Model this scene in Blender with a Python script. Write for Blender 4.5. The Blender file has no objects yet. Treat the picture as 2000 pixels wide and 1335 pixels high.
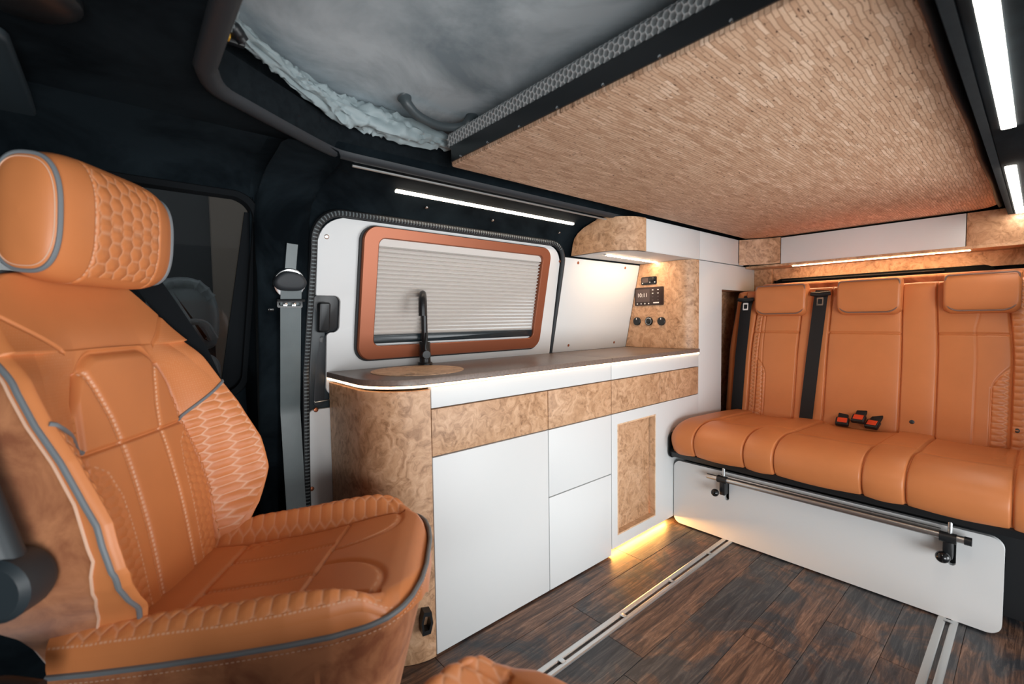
import bpy, bmesh, math, random
import numpy as np
from mathutils import Vector, Matrix, noise as mnoise

# ------------------------------------------------------------------ camera
W_PX, H_PX, F_PX = 2000.0, 1335.0, 886.0
def _d(p):
    v = np.array([p[0] - W_PX / 2, -(p[1] - H_PX / 2), -F_PX]); return v / np.linalg.norm(v)
_X, _Y = _d((2030, 608)), _d((240, 634))          # vanishing points of the van's length and width
_m = (_X + _Y) / np.linalg.norm(_X + _Y); _n = (_X - _Y) / np.linalg.norm(_X - _Y)
_X, _Y = (_m + _n) / 2 ** .5, (_m - _n) / 2 ** .5
ROT = np.array([_X, _Y, np.cross(_X, _Y)])
CAM = np.array([0.0, 0.0, 1.0])
scene = bpy.context.scene
COL = scene.collection
cd = bpy.data.cameras.new('camera'); cam = bpy.data.objects.new('camera', cd); COL.objects.link(cam)
cd.sensor_width = 36.0; cd.lens = F_PX / W_PX * 36.0; cd.clip_start = .01
cd.dof.use_dof = True; cd.dof.focus_distance = 2.0; cd.dof.aperture_fstop = 3.5
M4 = Matrix([list(ROT[i]) + [CAM[i]] for i in range(3)] + [[0, 0, 0, 1]])
cam.matrix_world = M4
scene.camera = cam

# ------------------------------------------------------------------ world, light, exposure
wd = bpy.data.worlds.new('world'); scene.world = wd; wd.use_nodes = True
bg = wd.node_tree.nodes['Background']; bg.inputs[0].default_value = (.93, .97, 1.0, 1); bg.inputs[1].default_value = .40
def area(name, loc, target, sx, sy, power, col):
    l = bpy.data.lights.new(name, 'AREA'); l.shape = 'RECTANGLE'; l.size = sx; l.size_y = sy; l.energy = power; l.color = col
    o = bpy.data.objects.new(name, l); COL.objects.link(o); o.location = loc
    o.rotation_euler = (Vector(target) - Vector(loc)).to_track_quat('-Z', 'Y').to_euler(); return o
# two unseen softboxes added in the hall, beyond the van's open near side
area('added_softbox_rear_offscreen', (2.0, -2.2, .45), (.9, 1.0, 1.0), 1.8, 1.5, 66, (.97, .99, 1.0))
area('added_softbox_front_offscreen', (-.5, -2.2, .40), (1.6, .8, .95), 1.8, 1.5, 84, (.97, .99, 1.0))
scene.view_settings.view_transform = 'Standard'; scene.view_settings.look = 'None'
scene.view_settings.gamma = 1; scene.view_settings.use_curve_mapping = False
scene.view_settings.exposure = 0.0
LED_WARM = (1.0, .66, .40)

# ------------------------------------------------------------------ pixel -> place
def ray(px, py): return ROT @ np.array([px - W_PX / 2, -(py - H_PX / 2), -F_PX])
def at(px, py, ax, val):
    r = ray(px, py); i = 'XYZ'.index(ax); return CAM + (val - CAM[i]) / r[i] * r
def on_plane(px, py, n, c):
    r = ray(px, py); n = np.array(n, float); return CAM + (c - n @ CAM) / (n @ r) * r
WALL_K, WALL_C = .21, 1.7264                        # side wall leans in: Y + .21 Z = 1.7264
def yw(z): return WALL_C - WALL_K * z if z > .84 else 1.55
def wallp(px, py, d=0.0):
    p = on_plane(px, py, (0, 1, WALL_K), WALL_C - d); return (p[0], p[2])

# ------------------------------------------------------------------ materials
MATS = {}
class NT:
    def __init__(s, name):
        s.m = bpy.data.materials.new(name); s.m.use_nodes = True; s.t = s.m.node_tree; s.b = s.t.nodes['Principled BSDF']
        s.x = s.t.nodes.new('ShaderNodeTexCoord'); MATS[name] = s.m
    def n(s, typ, **kw):
        o = s.t.nodes.new('ShaderNode' + typ)
        for k, v in kw.items():
            if k in o.inputs:
                o.inputs[k].default_value = v
            else: setattr(o, k, v)
        return o
    def l(s, a, ao, b, bi): s.t.links.new(a.outputs[ao], b.inputs[bi]); return b
    def map(s, scale, coord='Object', loc=(0, 0, 0)):
        mp = s.n('Mapping'); mp.inputs['Scale'].default_value = scale; mp.inputs['Location'].default_value = loc
        s.l(s.x, coord, mp, 'Vector'); return mp
    def noise(s, vec, scale, detail=4, rough=.55, dist=0):
        o = s.n('TexNoise'); o.inputs['Scale'].default_value = scale; o.inputs['Detail'].default_value = detail
        o.inputs['Roughness'].default_value = rough; o.inputs['Distortion'].default_value = dist
        if vec is not None: s.l(vec[0], vec[1], o, 'Vector')
        return o
    def ramp(s, src, out, stops):
        r = s.n('ValToRGB'); e = r.color_ramp.elements
        while len(e) < len(stops): e.new(.5)
        for i, (p, c) in enumerate(stops): e[i].position = p; e[i].color = tuple(c) + (1,)
        s.l(src, out, r, 'Fac'); return r
    def mix(s, fac, a, b, typ='MIX'):
        o = s.n('MixRGB', blend_type=typ)
        for key, v in (('Fac', fac), ('Color1', a), ('Color2', b)):
            if isinstance(v, tuple) and hasattr(v[0], 'outputs'): s.l(v[0], v[1], o, key)
            elif key == 'Fac': o.inputs[key].default_value = v
            else: o.inputs[key].default_value = tuple(v) + (1,)
        return o
    def col(s, node, out='Color'): s.l(node, out, s.b, 'Base Color')
    def bump(s, node, out, strength, dist=.001):
        b = s.n('Bump'); b.inputs['Strength'].default_value = strength; b.inputs['Distance'].default_value = dist
        s.l(node, out, b, 'Height'); s.l(b, 'Normal', s.b, 'Normal')
    def set(s, **kw):
        for k, v in kw.items(): s.b.inputs[k.replace('_', ' ')].default_value = v

def plain(name, col, rough=.5, metal=0.0, **kw):
    t = NT(name); t.set(Base_Color=tuple(col) + (1,), Roughness=rough, Metallic=metal, **kw); return t
def led(name, col, strength):
    t = NT(name); t.set(Base_Color=(.8, .8, .8, 1), Emission_Color=tuple(col) + (1,), Emission_Strength=strength); return t

def leather(name, col, rough=.42, thread=(.80, .52, .36)):
    t = NT(name)
    n1 = t.noise((t.x, 'Object'), 9, 3); c = t.mix((n1, 'Fac'), [v * .90 for v in col], [v * 1.08 for v in col])
    at_ = t.n('Attribute', attribute_name='stitch')
    c2 = t.mix((at_, 'Fac'), (c, 'Color'), thread); t.col(c2)
    n2 = t.n('TexVoronoi'); n2.inputs['Scale'].default_value = 650; t.l(t.x, 'Object', n2, 'Vector')
    n3 = t.noise((t.x, 'Object'), 260, 3)
    a = t.mix(.5, (n2, 'Distance'), (n3, 'Fac')); t.bump(a, 'Color', .16, .0006); t.set(Roughness=rough)
    return t
leather('tan_leather', (.62, .215, .072))
def suede(name, a, b, scale=7, sheen=.25):
    t = NT(name); n1 = t.noise((t.x, 'Object'), scale, 6, .62, .6)
    r = t.ramp(n1, 'Fac', [(.36, a), (.62, b)]); t.col(r); t.set(Roughness=.95)
    t.b.inputs['Sheen Weight'].default_value = sheen; t.b.inputs['Specular IOR Level'].default_value = .06
    n2 = t.noise((t.x, 'Object'), 500, 2); t.bump(n2, 'Fac', .15, .0006)
suede('tan_suede', (.27, .090, .038), (.52, .215, .095), 12)
suede('dark_suede', (.0016, .0032, .0046), (.0085, .0135, .0172), 4, 0)
suede('grey_suede', (.24, .30, .335), (.53, .61, .65), 3.0, .0)
suede('dark_felt', (.006, .0085, .0105), (.009, .0125, .015), 40, .02)

def burl(name, dark, mid, light, sc=1.0):
    t = NT(name); mp = t.map((sc, sc, sc))
    w = t.noise((mp, 'Vector'), 5, 3); wv = t.mix(.30, (mp, 'Vector'), (w, 'Color'), 'ADD')
    n1 = t.noise((wv, 'Color'), 8.0, 10, .66, 2.2)
    base = t.ramp(n1, 'Fac', [(.33, dark), (.48, mid), (.64, light)])
    v = t.n('TexVoronoi'); v.inputs['Scale'].default_value = 34; v.inputs['Randomness'].default_value = 1.0
    wn = t.noise((mp, 'Vector'), 26, 3); wv2 = t.mix(.045, (mp, 'Vector'), (wn, 'Color'), 'ADD'); t.l(wv2, 'Color', v, 'Vector')
    rings = t.ramp(v, 'Distance', [(.0, (.10, .10, .10)), (.07, (1, 1, 1)), (.13, (.25, .25, .25)), (.19, (1, 1, 1)), (.25, (.45, .45, .45)), (.34, (1, 1, 1))])
    msk = t.noise((mp, 'Vector'), 4.2, 2); mr = t.ramp(msk, 'Fac', [(.40, (.15, .15, .15)), (.54, (1, 1, 1))])
    v2 = t.n('TexVoronoi'); v2.inputs['Scale'].default_value = 70; t.l(wv2, 'Color', v2, 'Vector')
    r2 = t.ramp(v2, 'Distance', [(.0, (.35, .35, .35)), (.2, (1, 1, 1))])
    eyes = t.mix(.55, (rings, 'Color'), (r2, 'Color'), 'MULTIPLY')
    dk = t.mix((mr, 'Color'), (1, 1, 1), (eyes, 'Color'))
    dk2 = t.ramp(dk, 'Color', [(0, (.36, .29, .24)), (1, (1, 1, 1))])
    fin = t.mix(1.0, (base, 'Color'), (dk2, 'Color'), 'MULTIPLY'); t.col(fin); t.set(Roughness=.46)
burl('burl_wood', (.30, .155, .075), (.52, .305, .17), (.66, .42, .26), 1.5)
burl('burl_light', (.54, .34, .20), (.70, .47, .29), (.80, .57, .38), 1.2)

def laminate(name, col, rough):
    t = NT(name); n = t.noise((t.x, 'Object'), 3, 2); c = t.mix((n, 'Fac'), [v * .985 for v in col], col); t.col(c)
    n2 = t.noise((t.x, 'Object'), 900, 1); t.bump(n2, 'Fac', .05, .0003); t.set(Roughness=rough)
laminate('white_laminate', (.69, .715, .72), .42)
laminate('white_panel', (.66, .68, .685), .55)
laminate('grey_white_panel', (.68, .70, .705), .45)
t = NT('worktop_laminate'); n = t.noise((t.x, 'Object'), 120, 4); c = t.ramp(n, 'Fac', [(.35, (.150, .110, .090)), (.65, (.20, .150, .125))]); t.col(c); t.set(Roughness=.36)
plain('seam_dark', (.16, .105, .065), .8)
plain('floor_underlay', (.045, .036, .031), .8)
plain('copper_frame', (.30, .095, .045), .38, .45)
plain('copper_screw', (.46, .17, .09), .35, .9)
plain('silver_screw', (.75, .66, .62), .3, .9)
plain('black_plastic', (.010, .012, .014), .38)
plain('slate_plastic', (.022, .031, .037), .42)
plain('black_gloss', (.006, .007, .008), .08)
plain('black_metal', (.012, .014, .016), .34, .3)
plain('chrome', (.78, .78, .78), .12, 1.0)
plain('brushed_aluminium', (.62, .65, .66), .32, 1.0)
plain('alu_light', (.66, .68, .68), .35, .85)
plain('grey_piping', (.165, .185, .20), .5)
plain('brown_piping', (.22, .13, .10), .5)
plain('thread', (.74, .47, .33), .7)
plain('buckle_red', (.75, .07, .02), .35)
plain('buckle_bright', (.8, .02, .015), .35)
t = plain('matte_black', (.005, .0065, .008), .9); t.b.inputs['Specular IOR Level'].default_value = .12
plain('webbing_black', (.0045, .005, .0065), .6)
plain('trim_strip', (.018, .023, .028), .6)
plain('rib_rubber', (.125, .150, .158), .42)
plain('rubber_dark', (.007, .009, .011), .55)
plain('blind_dark', (.015, .025, .031), .25)
plain('tent_fabric', (.27, .33, .345), .55)
plain('yellow_plastic', (.75, .42, .03), .4)
plain('lamp_white', (.8, .8, .8), .4)
plain('handle_grey', (.055, .070, .077), .42)
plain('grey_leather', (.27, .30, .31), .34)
plain('showroom_dark', (.010, .015, .018), .7)
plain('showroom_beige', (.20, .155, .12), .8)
plain('ground_light', (.50, .51, .52), .6)
plain('screen_dark', (.035, .020, .016), .2)
plain('screen_panel', (.085, .060, .055), .25)
plain('print_white', (.85, .82, .78), .4)
led('led_strip', (1.0, .80, .62), 26.0)
led('led_near', (1.0, .88, .76), 34.0)
led('led_counter', LED_WARM, 6.0)
led('led_plinth', (1.0, .44, .10), 170.0)
led('led_overhead', LED_WARM, 78.0)
led('led_rear', (1.0, .66, .36), 55.0)
# belt webbing with a satin weave
t = NT('webbing_grey'); mp = t.map((1, 1, 1)); wv = t.n('TexWave'); wv.inputs['Scale'].default_value = 160; t.l(mp, 'Vector', wv, 'Vector')
t.bump(wv, 'Fac', .2, .0005); n = t.noise((t.x, 'Object'), 14, 3); c = t.mix((n, 'Fac'), (.075, .098, .105), (.115, .145, .152)); t.col(c); t.set(Roughness=.36)
# pleated blind
t = plain('blind_fabric', (.64, .61, .58), .75)
t = plain('blind_edge', (.82, .74, .66), .7)
# glass of the cab window
t = NT('tinted_glass'); t.set(Base_Color=(.66, .71, .73, 1), Roughness=.02, IOR=1.30)
t.b.inputs['Transmission Weight'].default_value = 1.0
# cork bed board
t = NT('cork'); mp = t.map((1, 1, 1)); wn = t.noise((mp, 'Vector'), 14, 3); wv = t.mix(.012, (mp, 'Vector'), (wn, 'Color'), 'ADD')
br = t.n('TexBrick', offset=.37, squash=1.0)
for k_, v_ in (('Scale', 1.0), ('Mortar Size', .0010), ('Mortar Smooth', .6), ('Bias', 0.0), ('Brick Width', .052), ('Row Height', .0082)): br.inputs[k_].default_value = v_
br.inputs['Color1'].default_value = (0, 0, 0, 1); br.inputs['Color2'].default_value = (1, 1, 1, 1); br.inputs['Mortar'].default_value = (.5, .5, .5, 1)
t.l(wv, 'Color', br, 'Vector')
m2 = t.n('Mapping'); m2.inputs['Scale'].default_value = (16, 90, 1); t.l(wv, 'Color', m2, 'Vector')
v = t.n('TexVoronoi'); v.inputs['Scale'].default_value = 1.0; t.l(m2, 'Vector', v, 'Vector')
tone = t.mix(.45, (br, 'Color'), (v, 'Color'))
r = t.ramp(tone, 'Color', [(.0, (.42, .24, .14)), (.35, (.58, .37, .24)), (.65, (.66, .45, .305)), (1, (.84, .63, .47))])
re = t.ramp(br, 'Fac', [(.0, (1, 1, 1)), (1.0, (.42, .35, .30))])
c = t.mix(.85, (r, 'Color'), (re, 'Color'), 'MULTIPLY')
m3 = t.n('Mapping'); m3.inputs['Scale'].default_value = (55, 210, 1); t.l(t.x, 'Object', m3, 'Vector')
pn = t.noise((m3, 'Vector'), 1.0, 2); pr_ = t.ramp(pn, 'Fac', [(.315, (.12, .07, .05)), (.35, (1, 1, 1))])
c2 = t.mix(1.0, (c, 'Color'), (pr_, 'Color'), 'MULTIPLY'); t.col(c2); t.bump(c2, 'Color', .25, .0015); t.set(Roughness=.7)
# vinyl planks, each plank its own shade
t = NT('plank_vinyl'); oi = t.n('ObjectInfo'); mp = t.map((2.2, 30, 1)); ad = t.n('VectorMath', operation='ADD'); t.l(mp, 'Vector', ad, 0); t.l(oi, 'Location', ad, 1)
n1 = t.noise((ad, 'Vector'), 2.0, 12, .74, 1.2); ad2 = t.n('VectorMath', operation='ADD'); t.l(t.x, 'Object', ad2, 0); t.l(oi, 'Location', ad2, 1); n2 = t.noise((ad2, 'Vector'), 4.2, 7, .66, 1.3)
a = t.ramp(n1, 'Fac', [(.30, (.020, .014, .012)), (.44, (.085, .046, .032)), (.55, (.21, .112, .072)), (.70, (.46, .28, .185))])
b = t.ramp(n1, 'Fac', [(.30, (.011, .013, .017)), (.50, (.044, .047, .054)), (.72, (.18, .16, .15))])
hs = t.n('Math', operation='MULTIPLY_ADD'); hs.inputs[1].default_value = .22; hs.inputs[2].default_value = -.11; t.l(oi, 'Random', hs, 0)
sm = t.n('Math', operation='ADD'); t.l(hs, 0, sm, 0); t.l(n2, 'Fac', sm, 1)
k = t.ramp(sm, 'Value', [(.42, (0, 0, 0)), (.56, (1, 1, 1))])
c = t.mix((k, 'Color'), (a, 'Color'), (b, 'Color')); t.col(c); t.bump(n1, 'Fac', .35, .0012); t.set(Roughness=.40)
# honeycomb mattress cover
t = NT('honeycomb_fabric'); at_ = t.n('Attribute', attribute_name='stitch')
c = t.mix((at_, 'Fac'), (.17, .19, .195), (.62, .64, .64)); t.col(c); t.set(Roughness=.6)

# ------------------------------------------------------------------ mesh helpers
def tag(o, label=None, cat=None, group=None, kind=None):
    if label: o['label'] = label
    if cat: o['category'] = cat
    if group: o['group'] = group
    if kind: o['kind'] = kind
    return o
def thing(name, label, cat, loc=(0, 0, 0), rz=0.0, group=None):
    o = bpy.data.objects.new(name, None); COL.objects.link(o); o.location = loc; o.rotation_euler = (0, 0, rz)
    o.empty_display_size = .05; o['_rz'] = rz
    del o['_rz']
    return tag(o, label, cat, group)
def root_loc(o):
    v = Vector((0, 0, 0))
    while o is not None: v += o.location; o = o.parent
    return v

class MB:
    """collects shapes in world coordinates; build() links them as one mesh object"""
    def __init__(s): s.v = []; s.f = []; s.attr = None
    def add(s, verts, faces):
        b = len(s.v); s.v += [tuple(map(float, p)) for p in verts]; s.f += [tuple(i + b for i in f) for f in faces]; return s
    def bm(s, bm):
        bm.verts.index_update(); s.add([v.co[:] for v in bm.verts], [[v.index for v in f.verts] for f in bm.faces]); bm.free(); return s
    def box(s, x0, x1, y0, y1, z0, z1, bev=0.0, seg=2, mat=None):
        bm = bmesh.new(); bmesh.ops.create_cube(bm, size=1)
        for v in bm.verts: v.co = Vector(((x0 + x1) / 2 + v.co.x * (x1 - x0), (y0 + y1) / 2 + v.co.y * (y1 - y0), (z0 + z1) / 2 + v.co.z * (z1 - z0)))
        if bev: bmesh.ops.bevel(bm, geom=list(bm.edges), offset=bev, segments=seg, affect='EDGES', profile=.5)
        if mat is not None: bm.transform(mat)
        return s.bm(bm)
    def prism(s, poly, fmap, d0, d1, bev=0.0, seg=2):
        """poly: 2D loop; fmap(u,v,d)->xyz; d0 hidden side, d1 visible side (bevelled)"""
        loops = []
        n = len(poly); P = np.array(poly, float)
        def inset(k):
            Q = []
            for i in range(n):
                a, b, c = P[i - 1], P[i], P[(i + 1) % n]
                e1 = b - a; e2 = c - b; e1 = e1 / (np.linalg.norm(e1) + 1e-12); e2 = e2 / (np.linalg.norm(e2) + 1e-12)
                n1 = np.array([-e1[1], e1[0]]); n2 = np.array([-e2[1], e2[0]]); m = n1 + n2; m = m / max(.3, (m @ n1))
                Q.append(b + m * k * sgn)
            return Q
        ar = sum(P[i - 1][0] * P[i][1] - P[i][0] * P[i - 1][1] for i in range(n)); sgn = 1 if ar > 0 else -1
        loops.append([fmap(u, v, d0) for u, v in P])
        if bev:
            sg = 1 if d1 > d0 else -1
            for k in range(seg + 1):
                a = math.pi / 2 * k / seg
                loops.append([fmap(u, v, d1 - sg * bev * (1 - math.sin(a))) for u, v in inset(bev * (1 - math.cos(a)))])
        else: loops.append([fmap(u, v, d1) for u, v in P])
        V = [p for lp in loops for p in lp]; F = []
        for k in range(len(loops) - 1):
            for i in range(n):
                j = (i + 1) % n; F.append((k * n + i, k * n + j, (k + 1) * n + j, (k + 1) * n + i))
        F.append(tuple(range(n - 1, -1, -1))); F.append(tuple((len(loops) - 1) * n + i for i in range(n)))
        return s.add(V, F)
    def ring(s, loops, closed_profile=True):
        """loops: list of equal-length closed 3D loops bridged in order (and back to the first)"""
        n = len(loops[0]); V = [p for lp in loops for p in lp]; F = []; m = len(loops)
        for k in range(m if closed_profile else m - 1):
            q = (k + 1) % m
            for i in range(n):
                j = (i + 1) % n; F.append((k * n + i, k * n + j, q * n + j, q * n + i))
        return s.add(V, F)
    def tube(s, path, r, n=8, closed=False, caps=True, up=(0, 0, 1), ry=None):
        P = [Vector(p) for p in path]; m = len(P); V = []; F = []
        rr = r if hasattr(r, '__len__') else [r] * m
        prev = None
        for i in range(m):
            a = P[i - 1] if (i > 0 or closed) else P[i]; b = P[(i + 1) % m] if (i < m - 1 or closed) else P[i]
            t_ = (b - a).normalized()
            if prev is None:
                u = Vector(up); u = u - u.dot(t_) * t_
                if u.length < 1e-4: u = Vector((1, 0, 0)) - t_.x * t_
            else: u = prev - prev.dot(t_) * t_
            u.normalize(); prev = u; w = t_.cross(u)
            for k in range(n):
                a_ = 2 * math.pi * k / n; V.append(P[i] + u * math.cos(a_) * rr[i] + w * math.sin(a_) * (rr[i] if ry is None else ry))
        for i in range(m if closed else m - 1):
            j = (i + 1) % m
            for k in range(n):
                l = (k + 1) % n; F.append((i * n + k, i * n + l, j * n + l, j * n + k))
        if caps and not closed: F.append(tuple(range(n - 1, -1, -1))); F.append(tuple((m - 1) * n + k for k in range(n)))
        return s.add(V, F)
    def lathe(s, prof, origin, axis, n=24):
        """prof: [(radius, height)]"""
        ax = Vector(axis).normalized(); u = ax.orthogonal().normalized(); w = ax.cross(u); o = Vector(origin); V = []; F = []
        for r, h in prof:
            for k in range(n):
                a = 2 * math.pi * k / n; V.append(o + ax * h + (u * math.cos(a) + w * math.sin(a)) * max(r, 1e-5))
        for i in range(len(prof) - 1):
            for k in range(n):
                l = (k + 1) % n; F.append((i * n + k, i * n + l, (i + 1) * n + l, (i + 1) * n + k))
        F.append(tuple(range(n - 1, -1, -1))); F.append(tuple((len(prof) - 1) * n + k for k in range(n)))
        return s.add(V, F)
    def grid(s, A, closed_u=False):
        """A: array (nu, nv, 3)"""
        nu, nv = A.shape[:2]; b = len(s.v); s.v += [tuple(p) for p in A.reshape(-1, 3).tolist()]
        for i in range(nu if closed_u else nu - 1):
            i2 = (i + 1) % nu
            for j in range(nv - 1): s.f.append((b + i * nv + j, b + i2 * nv + j, b + i2 * nv + j + 1, b + i * nv + j + 1))
        return s
    def build(s, name, mat, parent=None, angle=40, local=False, smooth=True, kind=None, label=None):
        me = bpy.data.meshes.new(name)
        off = Vector((0, 0, 0)) if (parent is None or local) else root_loc(parent)
        base = None
        if parent is None:
            base = s.base() if not hasattr(s, 'at') else Vector(s.at); off = base
        me.from_pydata([(p[0] - off.x, p[1] - off.y, p[2] - off.z) for p in s.v], [], s.f)
        bm = bmesh.new(); bm.from_mesh(me); bmesh.ops.recalc_face_normals(bm, faces=bm.faces); bm.to_mesh(me); bm.free()
        if smooth:
            me.polygons.foreach_set('use_smooth', [True] * len(me.polygons)); me.set_sharp_from_angle(angle=math.radians(angle))
        if s.attr is not None:
            a = me.attributes.new('stitch', 'FLOAT', 'POINT'); v = np.zeros(len(me.vertices), dtype=np.float32); v[:len(s.attr)] = s.attr; a.data.foreach_set('value', v)
        me.materials.append(MATS[mat])
        o = bpy.data.objects.new(name, me); COL.objects.link(o); o.parent = parent
        if base is not None: o.location = base
        if kind: o['kind'] = kind
        if label: o['label'] = label
        return o
    def base(s):
        A = np.array(s.v); return Vector(((A[:, 0].min() + A[:, 0].max()) / 2, (A[:, 1].min() + A[:, 1].max()) / 2, A[:, 2].min()))
def box(name, mat, parent, x0, x1, y0, y1, z0, z1, bev=0.0, **kw): return MB().box(x0, x1, y0, y1, z0, z1, bev).build(name, mat, parent, **kw)
def struct(o): o['kind'] = 'structure'; return o
def rrect(u0, u1, v0, v1, r, seg=6, corners=None):
    """rounded rectangle; r single or 4 radii for corners (u1v0, u1v1, u0v1, u0v0)"""
    rs = r if hasattr(r, '__len__') else [r] * 4; out = []
    for (cu, cv, su, sv, a0), q in zip(((u1, v0, -1, 1, -90), (u1, v1, -1, -1, 0), (u0, v1, 1, -1, 90), (u0, v0, 1, 1, 180)), rs):
        q = max(q, 1e-4)
        for k in range(seg + 1):
            a = math.radians(a0 + 90 * k / seg); out.append((cu + su * q + q * math.cos(a), cv + sv * q + q * math.sin(a)))
    return out
def quad_round(c, r, seg=6):
    """rounded polygon through 2D corners c (any convex-ish loop), radius list"""
    out = []; n = len(c)
    for i in range(n):
        p = Vector(c[i]); a = (Vector(c[i - 1]) - p); b = (Vector(c[(i + 1) % n]) - p); q = r[i] if hasattr(r, '__len__') else r
        if q <= 0: out.append(tuple(p)); continue
        a.normalize(); b.normalize(); ang = a.angle(b); d = q / math.tan(ang / 2); p0 = p + a * d; p1 = p + b * d
        for k in range(seg + 1):
            t_ = k / seg; m = (1 - t_) ** 2 * p0 + 2 * t_ * (1 - t_) * (p + (p0 + p1 - 2 * p) * .17) + t_ ** 2 * p1; out.append(tuple(m))
    return out
def catmull(pts, n=8, closed=False):
    P = [np.array(p, float) for p in pts]; m = len(P); out = []
    for i in range(m if closed else m - 1):
        p0 = P[i - 1] if (i > 0 or closed) else 2 * P[0] - P[1]; p1 = P[i]; p2 = P[(i + 1) % m]; p3 = P[(i + 2) % m] if (i < m - 2 or closed) else 2 * P[-1] - P[-2]
        for k in range(n):
            t_ = k / n; out.append(.5 * ((2 * p1) + (-p0 + p2) * t_ + (2 * p0 - 5 * p1 + 4 * p2 - p3) * t_ ** 2 + (-p0 + 3 * p1 - 3 * p2 + p3) * t_ ** 3))
    if not closed: out.append(P[-1])
    return out
def resample(pts, step):
    P = np.array(pts, float); d = np.r_[0, np.cumsum(np.linalg.norm(np.diff(P, axis=0), axis=1))]; n = max(2, int(d[-1] / step) + 1)
    s = np.linspace(0, d[-1], n); return np.stack([np.interp(s, d, P[:, k]) for k in range(P.shape[1])], 1)
def sstep(x, a, b): t_ = np.clip((x - a) / (b - a), 0, 1); return t_ * t_ * (3 - 2 * t_)
def hexedge(x, y):
    """distance to the nearest edge of a unit hexagon tiling (flat sides across x)"""
    rx, ry = 1.0, math.sqrt(3)
    ax = np.mod(x, rx) - rx / 2; ay = np.mod(y, ry) - ry / 2; bx = np.mod(x - rx / 2, rx) - rx / 2; by = np.mod(y - ry / 2, ry) - ry / 2
    pick = (ax ** 2 + ay ** 2) < (bx ** 2 + by ** 2); gx = np.abs(np.where(pick, ax, bx)); gy = np.abs(np.where(pick, ay, by))
    return .5 - np.maximum(gx, gx * .5 + gy * math.sqrt(3) / 2)
def wmap(d_sign=1):
    return lambda x, z, d: (x, yw(z) - d, z)
def ymap(Y): return lambda x, z, d: (x, Y - d, z)      # front facing -Y
def xmap(X): return lambda y, z, d: (X - d, y, z)      # front facing -X
def zmap(): return lambda x, y, d: (x, y, d)

# ================================================================== SETTING
KY = 1.143                                           # plane of the kitchen fronts
XR = 2.80                                            # rear overhead fronts
# ---- floor with planks
fl = MB().box(-1.05, 3.05, -.35, 1.60, -.05, -.004).build('floor', 'floor_underlay'); struct(fl)
random.seed(4)
row = 0; y = -.33
plank_mesh = {}
while y < 1.58:
    w = .152; x = -1.0 - random.random() * .8
    while x < 3.03:
        L = .92; x0 = max(x, -1.03); x1 = min(x + L, 3.03)
        if x1 - x0 > .03:
            key = (round(x1 - x0, 3))
            y1 = min(y + w, 1.59)
            m = MB(); cx, cy = (x0 + x1) / 2, (y + y1) / 2
            g = .0007
            m.box(x0 + g, x1 - g, y + g, y1 - g, -.0045, 0, .0006, 1)
            p = m.build('plank', 'plank_vinyl', fl)
            # give each plank its own origin so that its grain differs
            off = Vector((cx, cy, 0)) - fl.location
            for v in p.data.vertices: v.co -= off
            p.location = off
        x += L
    y += w; row += 1

# ---- side wall behind the kitchen: leaning panel, then cove into the roof
def wall_profile():
    return [(1.58, 0), (1.58, .60), (1.566, .80), (yw(.90), .90), (yw(1.35), 1.35), (1.425, 1.385), (1.385, 1.412), (1.32, 1.432), (1.215, 1.445)]
def extrude_profile(prof, x0, x1, thick_dir=.03):
    m = MB(); n = len(prof); V = []
    P = np.array(prof, float); T = np.gradient(P, axis=0); T /= np.linalg.norm(T, axis=1)[:, None]; Nn = np.stack([T[:, 1], -T[:, 0]], 1)
    Q = P + Nn * thick_dir
    for x in (x0, x1): V += [(x, a, b) for a, b in P] + [(x, a, b) for a, b in Q]
    F = []
    for i in range(n - 1):
        F += [(i, i + 1, 2 * n + i + 1, 2 * n + i), (n + i, 3 * n + i, 3 * n + i + 1, n + i + 1), (i, n + i, n + i + 1, i + 1), (2 * n + i, 2 * n + i + 1, 3 * n + i + 1, 3 * n + i)]
    F += [(0, 2 * n, 3 * n, n), (n - 1, 2 * n - 1, 4 * n - 1, 3 * n - 1)]
    return m.add(V, F)
struct(extrude_profile(wall_profile(), .285, 3.0).build('wall_kitchen', 'dark_suede', angle=60))
x_gasket = (wallp(622, 500, .012)[0] + wallp(615, 570, .012)[0]) / 2 - .012
# pillar between cab window and kitchen window, upholstered and proud of the wall
pp = [(a - .030, b - .004) for a, b in wall_profile()]
pil = MB()
XG = x_gasket - .012
xs = [(.292, .028), (.297, .012), (.31, .002), (.34, 0), (XG - .03, 0), (XG - .012, .004), (XG - .004, .014), (XG, .03)]
A = np.array([[(x + .012 * math.sin(max(0, b - 1.3) * 9), a + dd, b - (dd if b > 1.38 else 0) * .8) for a, b in resample(pp, .05)] for x, dd in xs])
pil.grid(A); struct(pil.build('wall_pillar', 'dark_suede', angle=70))

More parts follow.
